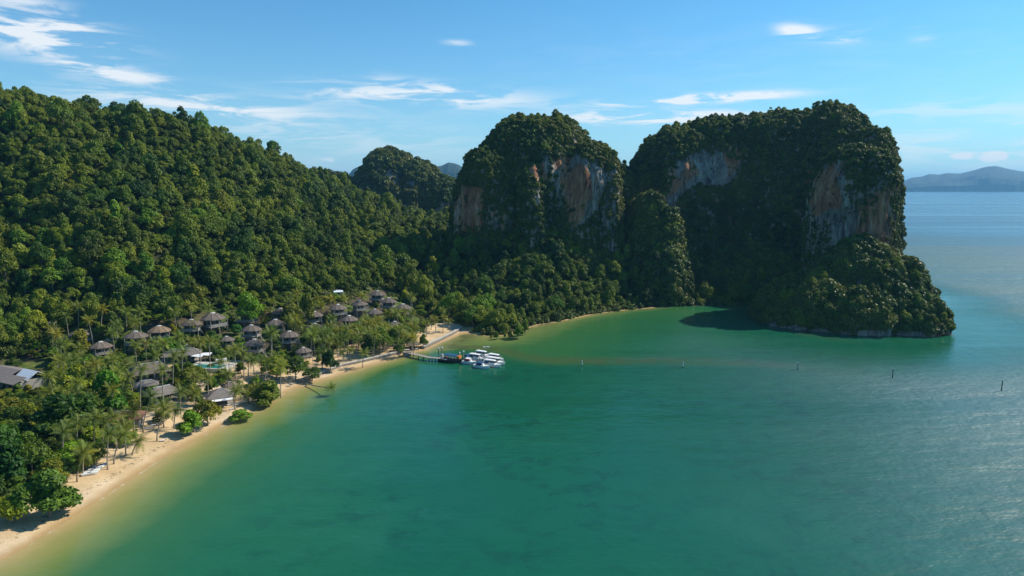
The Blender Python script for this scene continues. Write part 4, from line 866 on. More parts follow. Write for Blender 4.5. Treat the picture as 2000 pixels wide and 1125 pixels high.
def hull_mb(L_, B, hgt, sheer=.35, flare=.72, mat=0, tr=.86):
    mb = MB(); n = 12; rg = []
    for i in range(n + 1):
        f = i / n; x = -L_ / 2 + L_ * f; bw = B / 2 * (tr + (1 - tr) * min(1, f * 3)) * (1 - max(0, (f - .52) / .48) ** 2.2); bw = max(bw, .02); z1 = hgt * (1 + sheer * f * f)
        kz = -.35 + .75 * hgt * max(0, (f - .75) / .25) ** 2
        rg.append([(x, 0, kz), (x, bw * flare, kz + .25), (x, bw * .96, z1 - .22), (x + .0, bw * 1.03, z1 - .16), (x, bw, z1), (x, bw * .84, z1 + .01), (x, -bw * .84, z1 + .01), (x, -bw, z1), (x, -bw * 1.03, z1 - .16), (x, -bw * .96, z1 - .22), (x, -bw * flare, kz + .25)])
    v, f = loft(rg); mb.add([p for p in v], f); return mb, rg
def speedboat(L_=9.5, top='hard', canopy='white', name='speedboat', cockpit='blue'):
    r = empty(name, (0, 0, 0)); mb, rg = hull_mb(L_, 2.7, 1.05); mb.build('hull', M['white'], r)
    s = MB(); s.box((-L_ * .04, 0, .62), (L_ * .86, 2.76, .1)); 
    s = MB(); s.box((-L_ * .12, 0, 1.12), (L_ * .58, 1.9, .12)); s.build('cockpit_floor', M['deck'], r)
    if top == 'hard':
        s = MB(); x0, x1 = -L_ * .34, L_ * .16; v = [(x0, -1.15, 2.45), (x1, -1.0, 2.55), (x1 + .5, -.7, 2.5), (x1 + .5, .7, 2.5), (x1, 1.0, 2.55), (x0, 1.15, 2.45)]; v2 = [(a_ * .97, b_ * .9, c_ + .22) for a_, b_, c_ in v]
        s.add(v + v2, [(5, 4, 3, 2, 1, 0), (6, 7, 8, 9, 10, 11)] + [(k, (k + 1) % 6, 6 + (k + 1) % 6, 6 + k) for k in range(6)]); s.build('cabin_roof', M[canopy], r)
        s = MB(); s.box((L_ * .06, 0, 1.35), (L_ * .30, 2.0, .75)); s.build('cabin', M['white'], r)
        s = MB(); s.box((L_ * .06, 0, 2.02), (L_ * .29, 1.94, .62)); s.build('side_window', M['glass'], r)
        s = MB(); s.add([(L_ * .21, -.95, 1.7), (L_ * .21, .95, 1.7), (L_ * .15, .85, 2.45), (L_ * .15, -.85, 2.45), (L_ * .22, -.95, 1.7), (L_ * .22, .95, 1.7), (L_ * .16, .85, 2.45), (L_ * .16, -.85, 2.45)], [(4, 5, 6, 7), (3, 2, 1, 0), (0, 1, 5, 4), (1, 2, 6, 5), (2, 3, 7, 6), (3, 0, 4, 7)]); s.build('windscreen', M['glass'], r)
        for sx in (-.32, -.12):
            for sy in (-1, 1): p = MB(); p.bar((L_ * sx, sy * 1.02, 1.0), (L_ * sx, sy * 1.02, 2.5), .07); p.build('roof_post', M['steel'], r)
    else:
        s = MB(); s.box((-L_ * .1, 0, 2.35), (L_ * .34, 2.1, .09)); s.build('canopy', M[canopy], r)
        for sx in (-.25, .05):
            for sy in (-1, 1): p = MB(); p.bar((L_ * sx, sy * .95, 1.0), (L_ * sx, sy * .95, 2.35), .06); p.build('canopy_post', M['steel'], r)
        s = MB(); s.box((L_ * .06, 0, 1.45), (.8, 1.0, .8)); s.build('console', M['white'], r)
    for k in range(3): s = MB(); s.box((-L_ * .28 + k * L_ * .11, 0, 1.34), (.5, 1.7, .36)); s.box((-L_ * .28 + k * L_ * .11 - .28, 0, 1.62), (.1, 1.7, .5)); s.build('seat', M[cockpit], r)
    for sy in (-.5, .5): s = MB(); s.box((-L_ / 2 - .25, sy, .9), (.55, .42, .62)); s.box((-L_ / 2 - .22, sy, .3), (.2, .16, .9)); s.build('outboard_motor', M['black'], r)
    s = MB()
    for sy in (-1, 1):
        s.bar((L_ * .2, sy * 1.08, 1.75), (L_ * .44, sy * .34, 1.95), .05)
        for f in (0, .5, 1): s.bar((L_ * (.2 + .24 * f), sy * (1.08 - .74 * f), 1.15), (L_ * (.2 + .24 * f), sy * (1.08 - .74 * f), 1.75 + .2 * f), .04)
    s.build('bow_rail', M['steel'], r); return r
PX = lambda a, b: None
def moor(o, s, b, label, cat='speedboat', group='white speedboats moored past the jetty', z=0.0):
    S = G(*s); Bp = G(*b); c = (S + Bp) / 2; d = Bp - S; o.location = (c.x, c.y, z); o.rotation_euler = (0, 0, math.atan2(d.y, d.x)); tag(o, label, cat, group)
hb = speedboat(9.6); moor(hb, (914, 700), (946, 706), 'white cabin speedboat with blue canvas stern closest to the piles')
mb = MB(); mb.box((-5.0, 0, 1.3), (1.5, 2.2, .9)); mb.build('stern_cover', M['blue'], hb)
sb = speedboat(9.6); moor(sb, (927, 694), (958, 700), 'white cabin speedboat farthest from the viewer in the raft')
sb3 = copy_tree(sb); moor(sb3, (949, 700), (985, 707), 'white cabin speedboat in the back right of the raft')
sb2 = copy_tree(sb); moor(sb2, (944, 706), (989, 714), 'white cabin speedboat with its bow pointing farthest right'); sb2.scale = (1.12, 1.05, 1.0)
sb4 = copy_tree(sb); moor(sb4, (938, 711), (982, 719), 'long white cabin speedboat second from the front'); sb4.scale = (1.05, 1, 1)
ob = speedboat(7.6, top='soft', canopy='blue', name='open_boat'); moor(ob, (925, 716), (958, 721), 'small open white boat with blue canopy, nearest the viewer', 'open boat')
ob2 = speedboat(6.6, top='soft', canopy='white', name='open_boat', cockpit='red'); moor(ob2, (905, 709), (930, 712), 'small white open boat with reddish seats beside the pontoon', 'open boat')
pn = empty('pontoon', (0, 0, 0)); mb = MB(); mb.box((0, 0, .35), (6, 2.8, .5)); mb.build('deck', M['deck'], pn)
for s in (-1, 1): mb = MB(); mb.tube([(-3, s * 1.1, .05), (3, s * 1.1, .05)], .35, 8); mb.build('float', M['white'], pn)
for sx in (-2.6, 0, 2.6): mb = MB(); mb.tube([(sx, 1.3, .6), (sx, 1.3, 1.1)], .09, 6); mb.build('bollard', M['black'], pn)
moor(pn, (896, 706), (914, 709), 'floating pontoon with tan deck behind the dark boat', 'pontoon', None)
# dark landing barge with blue canopy
bg = empty('wooden_tour_boat', (0, 0, 0)); mb, rg = hull_mb(11.5, 3.4, 1.1, sheer=.5, tr=.6); mb.build('hull', M['wood_dark'], bg)
mb = MB(); mb.box((-.6, 0, 1.2), (9, 2.6, .14)); mb.build('deck', M['wood'], bg)
mb = MB(); v, f = loft([[(-2.6, -1.6, 3.0), (-2.6, -.9, 3.25), (-2.6, .9, 3.25), (-2.6, 1.6, 3.0), (-2.6, 1.6, 2.9), (-2.6, -1.6, 2.9)], [(3.6, -1.6, 3.0), (3.6, -.9, 3.25), (3.6, .9, 3.25), (3.6, 1.6, 3.0), (3.6, 1.6, 2.9), (3.6, -1.6, 2.9)]]); mb.add(v, f); mb.build('canopy', M['blue'], bg)
mb = MB(); mb.box((4.3, 0, 2.5), (1.3, 2.2, 1.1)); mb.build('wheelhouse', M['orange'], bg)
for sx in (-2.4, 0.4, 3.4):
    for sy in (-1.45, 1.45): p = MB(); p.bar((sx, sy, 1.1), (sx, sy, 3.0), .1); p.build('canopy_post', M['wood'], bg)
for k in range(5): mb = MB(); mb.box((-4.2 + k * 1.5, 0, 1.5), (.5, 2.2, .5)); mb.build('bench', M['red'] if k == 1 else M['pale_wall'], bg)
mb = MB(); mb.bar((-4.4, 0, 1.2), (-4.4, 0, 3.4), .12); mb.box((-4.4, 0, 2.2), (.9, .9, 1.0)); mb.build('stern_box', M['steel'], bg)
moor(bg, (859, 703), (902, 709), 'dark wooden tour boat with blue canopy at the end of the jetty', 'tour boat', None); mark('the dark tour boat', bg.location)
kz = empty('kayak', (0, 0, 0)); mb, _ = hull_mb(3.2, .8, .28, sheer=.3); mb.build('hull', M['white'], kz); mb = MB(); mb.box((0, 0, .3), (1.0, .4, .04)); mb.build('seat', M['black'], kz)
moor(kz, (943, 678.5), (957, 678), 'small white kayak floating alone behind the speedboats', 'kayak', None)

# ------------------------------------------------------------------ channel posts
for (px, p0, p1, lab, col) in ((1137, 705, 715, 'leftmost white channel post on the bar', 'white'), (1334, 708, 718, 'second channel post from the left, white with dark foot', 'white'), (1558, 709, 722, 'channel post between the headland shadow and the bar, third from the left', 'pale_wall'), (1743, 720, 738, 'dark channel post below the tip of the headland', 'wood_dark'), (1956, 743, 763, 'tallest dark channel post, alone at the right edge of the bay', 'wood_dark')):
    b = G(px, p1); h = (p1 - p0) / FPX * b.y / .95; r = empty('channel_post', (b.x, b.y, 0)); e = MB(); e.tube([(0, 0, -3), (0, 0, h)], .17, 8); e.build('shaft', M[col], r); e = MB(); e.box((0, 0, h), (.5, .5, .35)); e.build('marker', M['steel'], r); e = MB(); e.tube([(0, 0, -.2), (0, 0, .5)], .23, 8); e.build('collar', M['wood_dark'], r); tag(r, lab, 'channel post', 'channel posts across the bay')

# ------------------------------------------------------------------ beach furniture
def lounger(mat):
    r = empty('sun_lounger', (0, 0, 0)); s = MB(); s.box((-.25, 0, .36), (1.4, .65, .1)); s.build('seat', M[mat], r); s = MB(); s.box((.72, 0, .56), (.75, .65, .1), M=Matrix.Rotation(-.55, 3, 'Y')); s.build('backrest', M[mat], r)
    for sx in (-.8, .45):
        for sy in (-.25, .25): s = MB(); s.box((sx, sy, .13), (.07, .07, .36)); s.build('leg', M['white'], r)
    return r
def kayak(mat):
    r = empty('kayak', (0, 0, 0)); m_, _ = hull_mb(3.8, .85, .42, sheer=.2); m_.build('hull', M[mat], r); s = MB(); s.box((0, 0, .44), (1.1, .45, .04)); s.build('seat', M['black'], r); return r
for k, (px, py, mt, lab) in enumerate([(176, 928, 'white_roof', 'lowest of the five pale kayaks drawn up on the beach'), (180, 924, 'white', 'second lowest of the five pale kayaks on the beach'), (184, 921, 'steel', 'middle one of the five pale kayaks, light grey'), (189, 918, 'white', 'fourth pale kayak, close to the low green bush'), (194, 914, 'blue', 'blue kayak uppermost in the beached row')]):
    o = kayak(mt); p = put(o, px, py, math.radians(38 + 5 * k), .32, lab, 'kayak'); o['group'] = 'kayaks drawn up on the beach'
mark('the beached kayaks', ground(185, 920))
for k, (px, py, rz, lab) in enumerate([(319, 862, .4, 'single white sun lounger on open sand right of the palms'), (448, 792, .9, 'white sun lounger beside the bar awning post'), (454, 800, 1.0, 'white sun lounger nearest the water at the beach bar'), (462, 792, .5, 'white sun lounger halfway between beach bar and dark bush'), (470, 788, .6, 'white sun lounger fourth to the right of the bar'), (479, 787, .3, 'white sun lounger in the shade under the leaning trees'), (565, 755, .3, 'lounger on the sand corner left of the sea wall'), (571, 751, .2, 'lounger touching the end of the long sea wall'),
                                       (290, 838, .5, 'lounger in dappled palm shade right of the red shed'), (301, 832, .6, 'lounger in dappled shade midway up the sandy grove'), (847, 651, .2, 'dark topped lounger on the sandy terrace by the second palm'), (853, 649, .3, 'pale lounger on the sandy terrace next to the dark topped one')]):
    o = lounger('white' if k not in (6, 7, 10) else 'steel'); put(o, px, py, rz, .05, lab, 'sun lounger'); o['group'] = 'sun loungers on the sand'
pz = empty('beach_umbrella', (0, 0, 0)); s = MB(); s.tube([(0, 0, -.3), (0, 0, 2.5)], .05, 6); s.build('pole', M['steel'], pz); s = MB(); v, f = loft([ring(8, 1.9, 1.9, 2.0), ring(8, 1.3, 1.3, 2.35), ring(8, .1, .1, 2.7)]); s.add(v, f); s.build('canopy', M['blue_umb'], pz); put(pz, 464, 768, 0, 0, 'open blue umbrella right of the thatch shelter', 'umbrella')
sw = empty('swing_frame', (0, 0, 0))
for sx in (-1.6, 1.6):
    for sy in (-.5, .5): s = MB(); s.bar((sx, sy, -.3), (sx, 0, 2.7), .12); s.build('leg', M['pale_wall'], sw)
s = MB(); s.bar((-1.9, 0, 2.7), (1.9, 0, 2.7), .14); s.build('crossbar', M['pale_wall'], sw); s = MB(); s.box((0, 0, .6), (1.6, .4, .06)); s.bar((-.75, 0, .6), (-.75, 0, 2.7), .03); s.bar((.75, 0, .6), (.75, 0, 2.7), .03); s.build('swing_seat', M['wood'], sw)
put(sw, 701, 705, .3, 0, 'pale swing frame on the sand behind the sea wall', 'swing')
# ------------------------------------------------------------------ palms
def frond_mesh(name, L_=3.9, droop=1.0, n=13, wl=.85):
    v = []; f = []; n1 = n
    def pt(s): return Vector((L_ * s * (1 - .12 * droop * s), 0, L_ * (.42 * s - .62 * droop * s * s)))
    for i in range(n1 + 1):                        # midrib
        s = i / n1; p = pt(s); w = .05 * (1 - s) + .012
        v += [(p.x, -w, p.z), (p.x, w, p.z)]
        if i: b = 2 * i; f.append((b - 2, b - 1, b + 1, b))
    for i in range(1, n1 + 1):
        s = i / n1; p = pt(s); p0 = pt(s - .6 / n1); ll = wl * (math.sin(PI * min(1, s * .86 + .12)) ** .7) + .08
        for sg in (-1, 1):
            tip = p + Vector((ll * .55, sg * ll, -ll * (.42 + .25 * droop))); b = len(v); wd = (p - p0).length * .62
            v += [tuple(p0), tuple(p), tuple(tip + Vector((wd * .2, 0, 0))), tuple(tip - Vector((wd * .25, 0, 0)))]; f.append((b, b + 1, b + 2, b + 3))
    me = bpy.data.meshes.new(name); me.from_pydata(v, [], f); me.materials.append(M['palm_leaf']); me.update(); return me
FR = [frond_mesh('frond', 3.9, .75), frond_mesh('frond', 3.7, 1.1), frond_mesh('frond', 3.4, 1.5), frond_mesh('frond', 3.2, .35)]
def frond_xf(rs, n):
    out = []
    for k in range(n):
        az_ = 2 * PI * (k * .382 + rs.uniform(-.03, .03)); u = (k + .5) / n; pitch = -.95 + 1.55 * u + rs.uniform(-.12, .12)   # from upright to hanging
        out.append((Matrix.Rotation(az_, 4, 'Z') @ Matrix.Rotation(pitch, 4, 'Y'), 3 if u < .2 else (0 if u < .55 else (1 if u < .8 else 2))))
    return out
nuts_me = None
def nuts():
    global nuts_me
    if nuts_me is None:
        bm = bmesh.new()
        for k in range(6): bmesh.ops.create_icosphere(bm, subdivisions=1, radius=.16, matrix=Matrix.Translation((.28 * math.cos(k * 1.05), .28 * math.sin(k * 1.05), -.25)))
        nuts_me = bpy.data.meshes.new('coconuts'); bm.to_mesh(nuts_me); bm.free(); nuts_me.materials.append(M['wood'])
    return nuts_me
def joined_crown(seed, n=17):
    rs = random.Random(seed); bm = bmesh.new()
    for (mt, k) in frond_xf(rs, n):
        b0 = len(bm.verts); bm.from_mesh(FR[k]); bm.verts.ensure_lookup_table(); bmesh.ops.transform(bm, matrix=mt, verts=bm.verts[b0:])
    me = bpy.data.meshes.new('crown'); bm.to_mesh(me); bm.free(); me.materials.append(M['palm_leaf']); return me
JC = [joined_crown(k, 15 + k % 4) for k in range(6)]
PALMS = []
def palm(base, h, lean, az_, detail, label=None, group=None, sc_=1.0, tint=None, phrase=None, r=.19):
    root = empty('coconut_palm', base); pts_ = []; rad = []
    for i in range(7):
        s = i / 6; pts_.append((lean * s ** 1.5 * math.cos(az_), lean * s ** 1.5 * math.sin(az_), h * (s if i else -.08))); rad.append(r * (1.35 if i == 0 else 1.0 - .4 * s))
    mb = MB(); mb.tube(pts_, rad, 6); tr = mb.build('trunk', M['palm_bark'], root, smooth=True); top = pts_[-1]
    col = tint or (1, 1, 1); 
    if detail:
        rs = random.Random(len(PALMS)); 
        for (mt, k) in frond_xf(rs, 16):
            o = bpy.data.objects.new('frond', FR[k]); link(o, root); o.matrix_local = Matrix.Translation(top) @ Matrix.Scale(sc_, 4) @ mt; o.color = tuple(col) + (1,)
        o = link(bpy.data.objects.new('coconuts', nuts()), root); o.location = top
    else:
        o = bpy.data.objects.new('crown', JC[len(PALMS) % 6]); link(o, root); o.location = top; o.rotation_euler = (0, 0, rng.uniform(0, 6)); o.scale = (sc_,) * 3; o.color = tuple(col) + (1,)
    tag(root, label, 'palm', group); PALMS.append(dict(o=root, x=base[0], y=base[1], h=h, lean=lean, az=az_, label=label, col=col, kind='coconut palm')); return root
def palm_px(bx, by, tx, ty, detail=True, label=None, sc_=1.0, tint=None, **k):
    b = ground(bx, by); d = pdir(tx, ty); t = b.y / d.y; top = Vector((d.x * t, d.y * t, CAM_Z + d.z * t)); l = top.x - b.x
    return palm(b, max(3.0, top.z - b.z), abs(l), 0 if l > 0 else PI, detail, label, None, sc_, tint, **k)
YEL = (1.35, 1.12, .7)
for q in [(150, 941, 163, 884), (162, 928, 165, 880), (210, 917, 212, 848), (222, 906, 238, 850), (246, 890, 243, 836), (258, 889, 270, 862), (123, 905, 124, 842), (137, 893, 131, 838), (150, 890, 152, 828), (200, 886, 205, 826), (184, 880, 187, 815), (228, 880, 222, 815),
          (187, 772, 185, 712), (263, 790, 252, 735), (274, 812, 277, 722), (303, 759, 301, 694), (319, 792, 317, 722), (338, 765, 340, 694), (356, 754, 357, 689), (392, 744, 391, 668), (411, 727, 409, 665), (461, 748, 459, 682), (448, 735, 447, 690), (477, 742, 475, 692), (353, 808, 352, 765), (380, 802, 379, 768), (408, 786, 405, 738),
          (446, 772, 444, 730), (459, 800, 461, 764), (279, 844, 296, 773), (320, 834, 320, 790), (306, 862, 322, 800), (340, 838, 343, 802), (511, 733, 511, 702), (537, 729, 537, 697), (497, 741, 494, 704), (485, 735, 486, 700), (434, 742, 431, 706), (250, 852, 247, 815), (262, 846, 262, 800)]:
    palm_px(*q, tint=YEL if rng.uniform() < .25 else None)
for q in [(833, 658, 833, 630), (851, 648, 851, 625), (865, 651, 867, 620), (879, 649, 877, 627), (868, 640, 864, 606), (842, 644, 846, 622), (486, 788, 484, 770), (500, 776, 498, 757), (470, 780, 470, 757), (508, 790, 507, 768), (494, 792, 492, 772), (420, 694, 419, 668), (380, 662, 378, 634), (640, 712, 642, 690), (672, 706, 668, 688), (684, 704, 684, 684)]:
    palm_px(*q, detail=False, sc_=.8, tint=YEL if rng.uniform() < .3 else None)
# the palm that leans out flat over the water
b = G(600, 750, .8); e = G(647, 757, 3.0); root = empty('leaning_palm', b); mb = MB(); d = e - b
mb.tube([(-.6, .1, -.6), (0, 0, 0), tuple(d * .35 + Vector((0, 0, -.25))), tuple(d * .7 + Vector((0, 0, -.3))), tuple(d + Vector((0, 0, .1)))], [.3, .24, .2, .17, .14], 7); mb.build('trunk', M['palm_bark'], root)
for (mt, k) in frond_xf(random.Random(3), 15):
    o = bpy.data.objects.new('frond', FR[k]); link(o, root); o.matrix_local = Matrix.Translation(d + Vector((0, 0, .1))) @ Matrix.Rotation(.45, 4, 'Y') @ Matrix.Scale(.8, 4) @ mt
tag(root, 'coconut palm leaning out almost flat over the green water', 'palm'); mark('the leaning palm', b)

# ------------------------------------------------------------------ broadleaf trees and bushes of the resort and the shore
TREES = []
def tree(base, R, Hh, pick=None, tint=None, name='broadleaf_tree', cat='tree', label=None, kind=None, rz=None):
    pick = int(rng.integers(0, 9)) if pick is None else pick; cm, tm, R0 = TREE[pick]; s = R / R0; nat = 1.75 * R0 + 1.6
    root = empty(name, base, rng.uniform(0, 6) if rz is None else rz); root.scale = (s, s, Hh / nat)
    c = link(bpy.data.objects.new('crown', cm), root); t = link(bpy.data.objects.new('trunk', tm), root); col = tint or (1, 1, 1); c.color = tuple(col) + (1,)
    tag(root, label, cat); TREES.append(dict(o=root, x=base[0], y=base[1], h=Hh, lean=0, az=0, label=label, col=col, kind=kind or 'broadleaf tree', R=R)); return root
def tree_px(px, pyb, w, h, tint=None, label=None, pick=None, name='broadleaf_tree', cat='tree', z=None):
    b = ground(px, pyb) if z is None else G(px, pyb, z); t = b.y / pdir(px, pyb).y; m = t / FPX
    return tree(b - Vector((0, 0, .3)), w / 2 * m * 1.06, h * m * 1.03, pick, tint, name, cat, label)
OL = (1.25, .95, .85); DK = (.6, .75, .85); BR = (.95, 1.4, .8); YG = (1.6, 1.3, .75); BL = (.75, .95, 1.3); GY = (1.0, .95, 1.15)
for q in [(372, 850, 46, 54, BR, 'bright green round tree on the beach right of the sandy palm grove'), (406, 832, 56, 62, OL, 'thin olive brown tree directly right of the bright green beach tree'), (470, 824, 46, 30, BR, 'low bright green bush closest to the waterline on the mid beach'),
          (522, 792, 62, 52, GY, 'grey green spreading tree where the beach bends, before the sea wall'), (497, 768, 44, 30, DK, 'dark green bush behind the spreading grey green tree'), (540, 742, 56, 58, YG, 'big yellow green tree behind the beach, left one of the bright pair'), (578, 742, 52, 54, YG, 'big yellow green tree behind the beach, right one of the bright pair'),
          (610, 744, 40, 34, YG, 'small yellow green tree at the start of the sea wall'), (646, 724, 38, 44, BL, 'blue green tree standing over the long sea wall'), (722, 694, 40, 48, DK, 'dark green tree left in the clump before the jetty'), (742, 690, 50, 60, DK, 'tallest dark green tree in the clump before the jetty'), (768, 684, 36, 44, DK, 'dark green tree right in the clump before the jetty'),
          (795, 668, 34, 34, (1.1, 1.3, .8), 'flat topped green tree beside the jetty shelter'), (812, 660, 40, 34, DK, 'dark tree overhanging the head of the jetty'), (828, 678, 18, 28, BL, 'narrow bush at the corner where the pale sea wall begins'), (780, 688, 30, 20, DK, 'low dark bush against the left side of the jetty head'),
          (214, 822, 66, 92, (.9, 1.65, .75), 'tall vivid green tree behind the red roofed shed'), (150, 778, 66, 74, (1.5, 1.35, .75), 'broad yellow green tree beside the long grey building'), (160, 706, 46, 58, OL, 'olive tree hiding the leftmost villa'), (110, 862, 110, 100, DK, 'wide dark tree with layered boughs below the grey building'), (160, 850, 80, 84, DK, 'wide dark tree right of the layered one, left of the vivid green tree'),
          (30, 814, 80, 44, OL, 'brownish green tree in front of the long grey building'), (72, 808, 56, 36, DK, 'dark tree by the white roof section of the grey building'), (25, 868, 80, 66, (1.4, 1.35, .8), 'yellow green round tree below the brownish tree at the left edge'),
          (18, 948, 90, 110, (.8, 1.25, .9), 'smooth dense green tree cut by the left edge above the beach'), (64, 935, 80, 96, (1.3, 1.2, .8), 'olive green tree between the left edge and the beach palms'), (100, 955, 70, 70, OL, 'thin olive tree left of the first beach palm'), (98, 1010, 100, 88, BL, 'blue green shore tree spreading over the lower left sand'), (52, 1014, 80, 84, BL, 'blue green shore tree left of the spreading one'), (20, 1022, 72, 78, YG, 'yellowish shore tree at the lower left corner'), (128, 990, 40, 44, (1.0, 1.2, .9), 'small outer shore tree reaching over the lower left sand'),
          (330, 690, 60, 34, (.8, 1.3, .9), 'low bright bush below the grey green villa'), (297, 696, 30, 26, BR, 'small light green bush right under the grey green villa'), (338, 660, 18, 30, (1.7, 1.2, .7), 'yellowish bush against the right side of the warm brown villa'), (345, 640, 44, 70, DK, 'tall dark grey green tree right of the warm brown villa'), (222, 656, 34, 44, GY, 'dull green tree between the leftmost villas and the sandy track'),
          (374, 754, 62, 54, (1.2, 1.1, .7), 'olive green tree in front of the swimming pool'), (300, 778, 34, 30, (.9, 1.2, .9), 'green tree standing before the thatched hall'), (345, 762, 30, 26, OL, 'olive tree at the right corner of the thatched hall'), (470, 690, 30, 34, (1.1, 1.3, .8), 'light green tree between the poolside villa and the low villa'), (436, 742, 44, 24, YG, 'clipped yellow green bush at the right end of the pool'), (425, 702, 36, 26, DK, 'dark bush cluster behind the right pool corner'), (560, 640, 30, 48, OL, 'feathery olive tree before the villa at the wood edge'), (490, 640, 54, 78, (1.1, 1.5, .8), 'bright green tree overgrowing the tree covered villa'), (462, 656, 26, 34, (.8, 1.3, .9), 'green tree left of the tree covered villa'),
          (600, 640, 34, 60, OL, 'olive tree with upright crown right of the wood edge villa'), (790, 628, 20, 16, BR, 'small light green tree below the rightmost tall villa'), (700, 650, 22, 26, DK, 'dark bush under the creamy villa'), (276, 655, 14, 12, BR, 'tiny bush on the lawn'), (187, 700, 60, 20, YG, 'row of yellow green bushes under the pale stilts')]:
    tree_px(*q[:5], label=q[5])
for q, lab in [((953, 653, 7, 9), 'smallest mangrove sapling, leftmost in the shallows'), ((960, 660, 7, 8), 'tiny mangrove sapling nearest the sand spit'), ((969, 663, 11, 18), 'slim mangrove third from the left in the shallows'), ((984, 661, 10, 18), 'slim mangrove fourth from the left in the shallows'), ((997, 660, 13, 16), 'round mangrove just left of the big one'), ((1012, 661, 26, 32), 'biggest mangrove standing in the olive shallows'), ((1026, 655, 18, 30), 'mangrove touching the big one on its right side'), ((940, 655, 5, 6), 'mangrove seedling on the sand spit')]:
    o = tree_px(*q, tint=(1.1, 1.25, .7), label=lab, name='mangrove', cat='mangrove', z=0.0, pick=int(rng.choice([2, 4, 6])))
# tall pale trunked trees that stand out of the jungle
def tall_tree(px, pyb, pyt, w, label, tint=GY, t=None):
    b = ground(px, pyb); t = b.y / pdir(px, pyb).y; m = t / FPX; H_ = (pyb - pyt) * m; R = w / 2 * m; root = empty('emergent_tree', b); C = [(0, 0, H_ - R), (R * .5, 0, H_ - R * 1.1), (-R * .5, .3, H_ - R * 1.1), (0, R * .5, H_ - R)]
    mb = MB(); mb.tube([(0, 0, -1), (.2, 0, H_ * .5), (0, 0, H_ - R)], [.34, .26, .18], 7)
    for k in range(1, 4): mb.tube([(0, 0, H_ - R * 1.7), C[k]], [.14, .05], 5)
    mb.build('trunk', M['post'], root); cm, tm, R0 = TREE[[3, 1, 7][int(rng.integers(0, 3))]]; c = link(bpy.data.objects.new('crown', cm), root); s = R / R0; c.scale = (s, s, s * .75); c.location = (0, 0, H_ - R * 1.9); c.color = tuple(tint) + (1,); tag(root, label, 'tree')
for q in [(860, 500, 440, 30, 'tall pale trunked tree rising left of the big tower foot'), (906, 480, 424, 26, 'slim tall tree against the left cliff of the tower'), (807, 575, 500, 34, 'tall umbrella shaped tree with pale trunk in the dark valley'), (203, 285, 246, 16, 'bare looking tall tree with white trunk high on the hillside'), (562, 640, 560, 46, 'tall broad crowned tree behind the villa at the wood edge'), (252, 425, 395, 14, 'tall thin white trunked tree in the middle of the hillside'), (1668, 500, 470, 20, 'small tree on the ledge under the orange pillar')]:
    tall_tree(*q)
# fill the grove
def overlap(x0, x1, y0, y1):
    for (a0, a1, b0, b1) in villa_boxes:
        if x0 < a1 - 2 and x1 > a0 + 2 and y0 < b1 - 3 and y1 > b0: return True
    return False
def in_sand(px, py):
    p = np.array([[px, py]], float); return any(inside(p, q)[0] for q in SANDY_PX)
GROVE = np.array([(540, 660), (600, 628), (680, 610), (740, 625), (800, 640), (800, 668), (740, 690), (660, 700), (600, 700), (560, 690)], float)
n_p = 0
for k in range(4000):
    if n_p >= 165: break
    if k % 3: px, py = rng.uniform(520, 810), rng.uniform(612, 705)
    else: px, py = rng.uniform(90, 800), rng.uniform(640, 850)
    g = np.array([[px, py]]); ing = inside(g, GROVE)[0]
    if not ing and (rng.uniform() < .55 or not inside(g, RP)[0] or in_sand(px, py) and rng.uniform() < .9): continue
    b = ground(px, py); t = b.y / pdir(px, py).y; h = rng.uniform(4.5, 8.5) if ing else rng.uniform(6, 12); hp = h / t * FPX; w = 3.0 / t * FPX
    if overlap(px - w, px + w, py - hp - w * .6, py - hp + w * .6): continue
    if any((b.x - q['x']) ** 2 + (b.y - q['y']) ** 2 < (3.2 if ing else 5) ** 2 for q in PALMS): continue
    palm(b, h, rng.uniform(0, 1.8), rng.uniform(0, 6.28), False, sc_=rng.uniform(.85, 1.15), tint=YEL if rng.uniform() < .35 else (1.1, 1.1, .9)); n_p += 1
n_t = 0
for k in range(16000):
    if n_t >= 430: break
    px, py = rng.uniform(-40, 830), rng.uniform(585, 1000)
    if not inside(np.array([[px, py]]), RP)[0] or (in_sand(px, py) and rng.uniform() < .93): continue
    b = ground(px, py)
    if sdist(np.array([[b.x, b.y]]))[0] < 12: continue
    t = b.y / pdir(px, py).y; left = px < 250; R = rng.uniform(1.4, 3.6) * (1.25 if left and py > 720 else 1); Hh = R * rng.uniform(1.3, 2.3); w = R / t * FPX; hp = Hh / t * FPX
    if overlap(px - w, px + w, py - hp, py) and rng.uniform() < .97: continue
    if any((b.x - q['x']) ** 2 + (b.y - q['y']) ** 2 < (.50 * (R + q.get('R', 2))) ** 2 for q in TREES): continue
    tree(b - Vector((0, 0, .3)), R, Hh, None, [(1, 1.1, .9), DK, OL, (1.3, 1.3, .7), (.9, 1.3, .9), YG, GY][int(rng.choice(7, p=[.2, .17, .15, .16, .17, .07, .08]))], name='garden_bush' if Hh < 5 else 'garden_tree', cat='bush' if Hh < 5 else 'tree', kind='bush' if Hh < 5 else 'garden tree'); n_t += 1
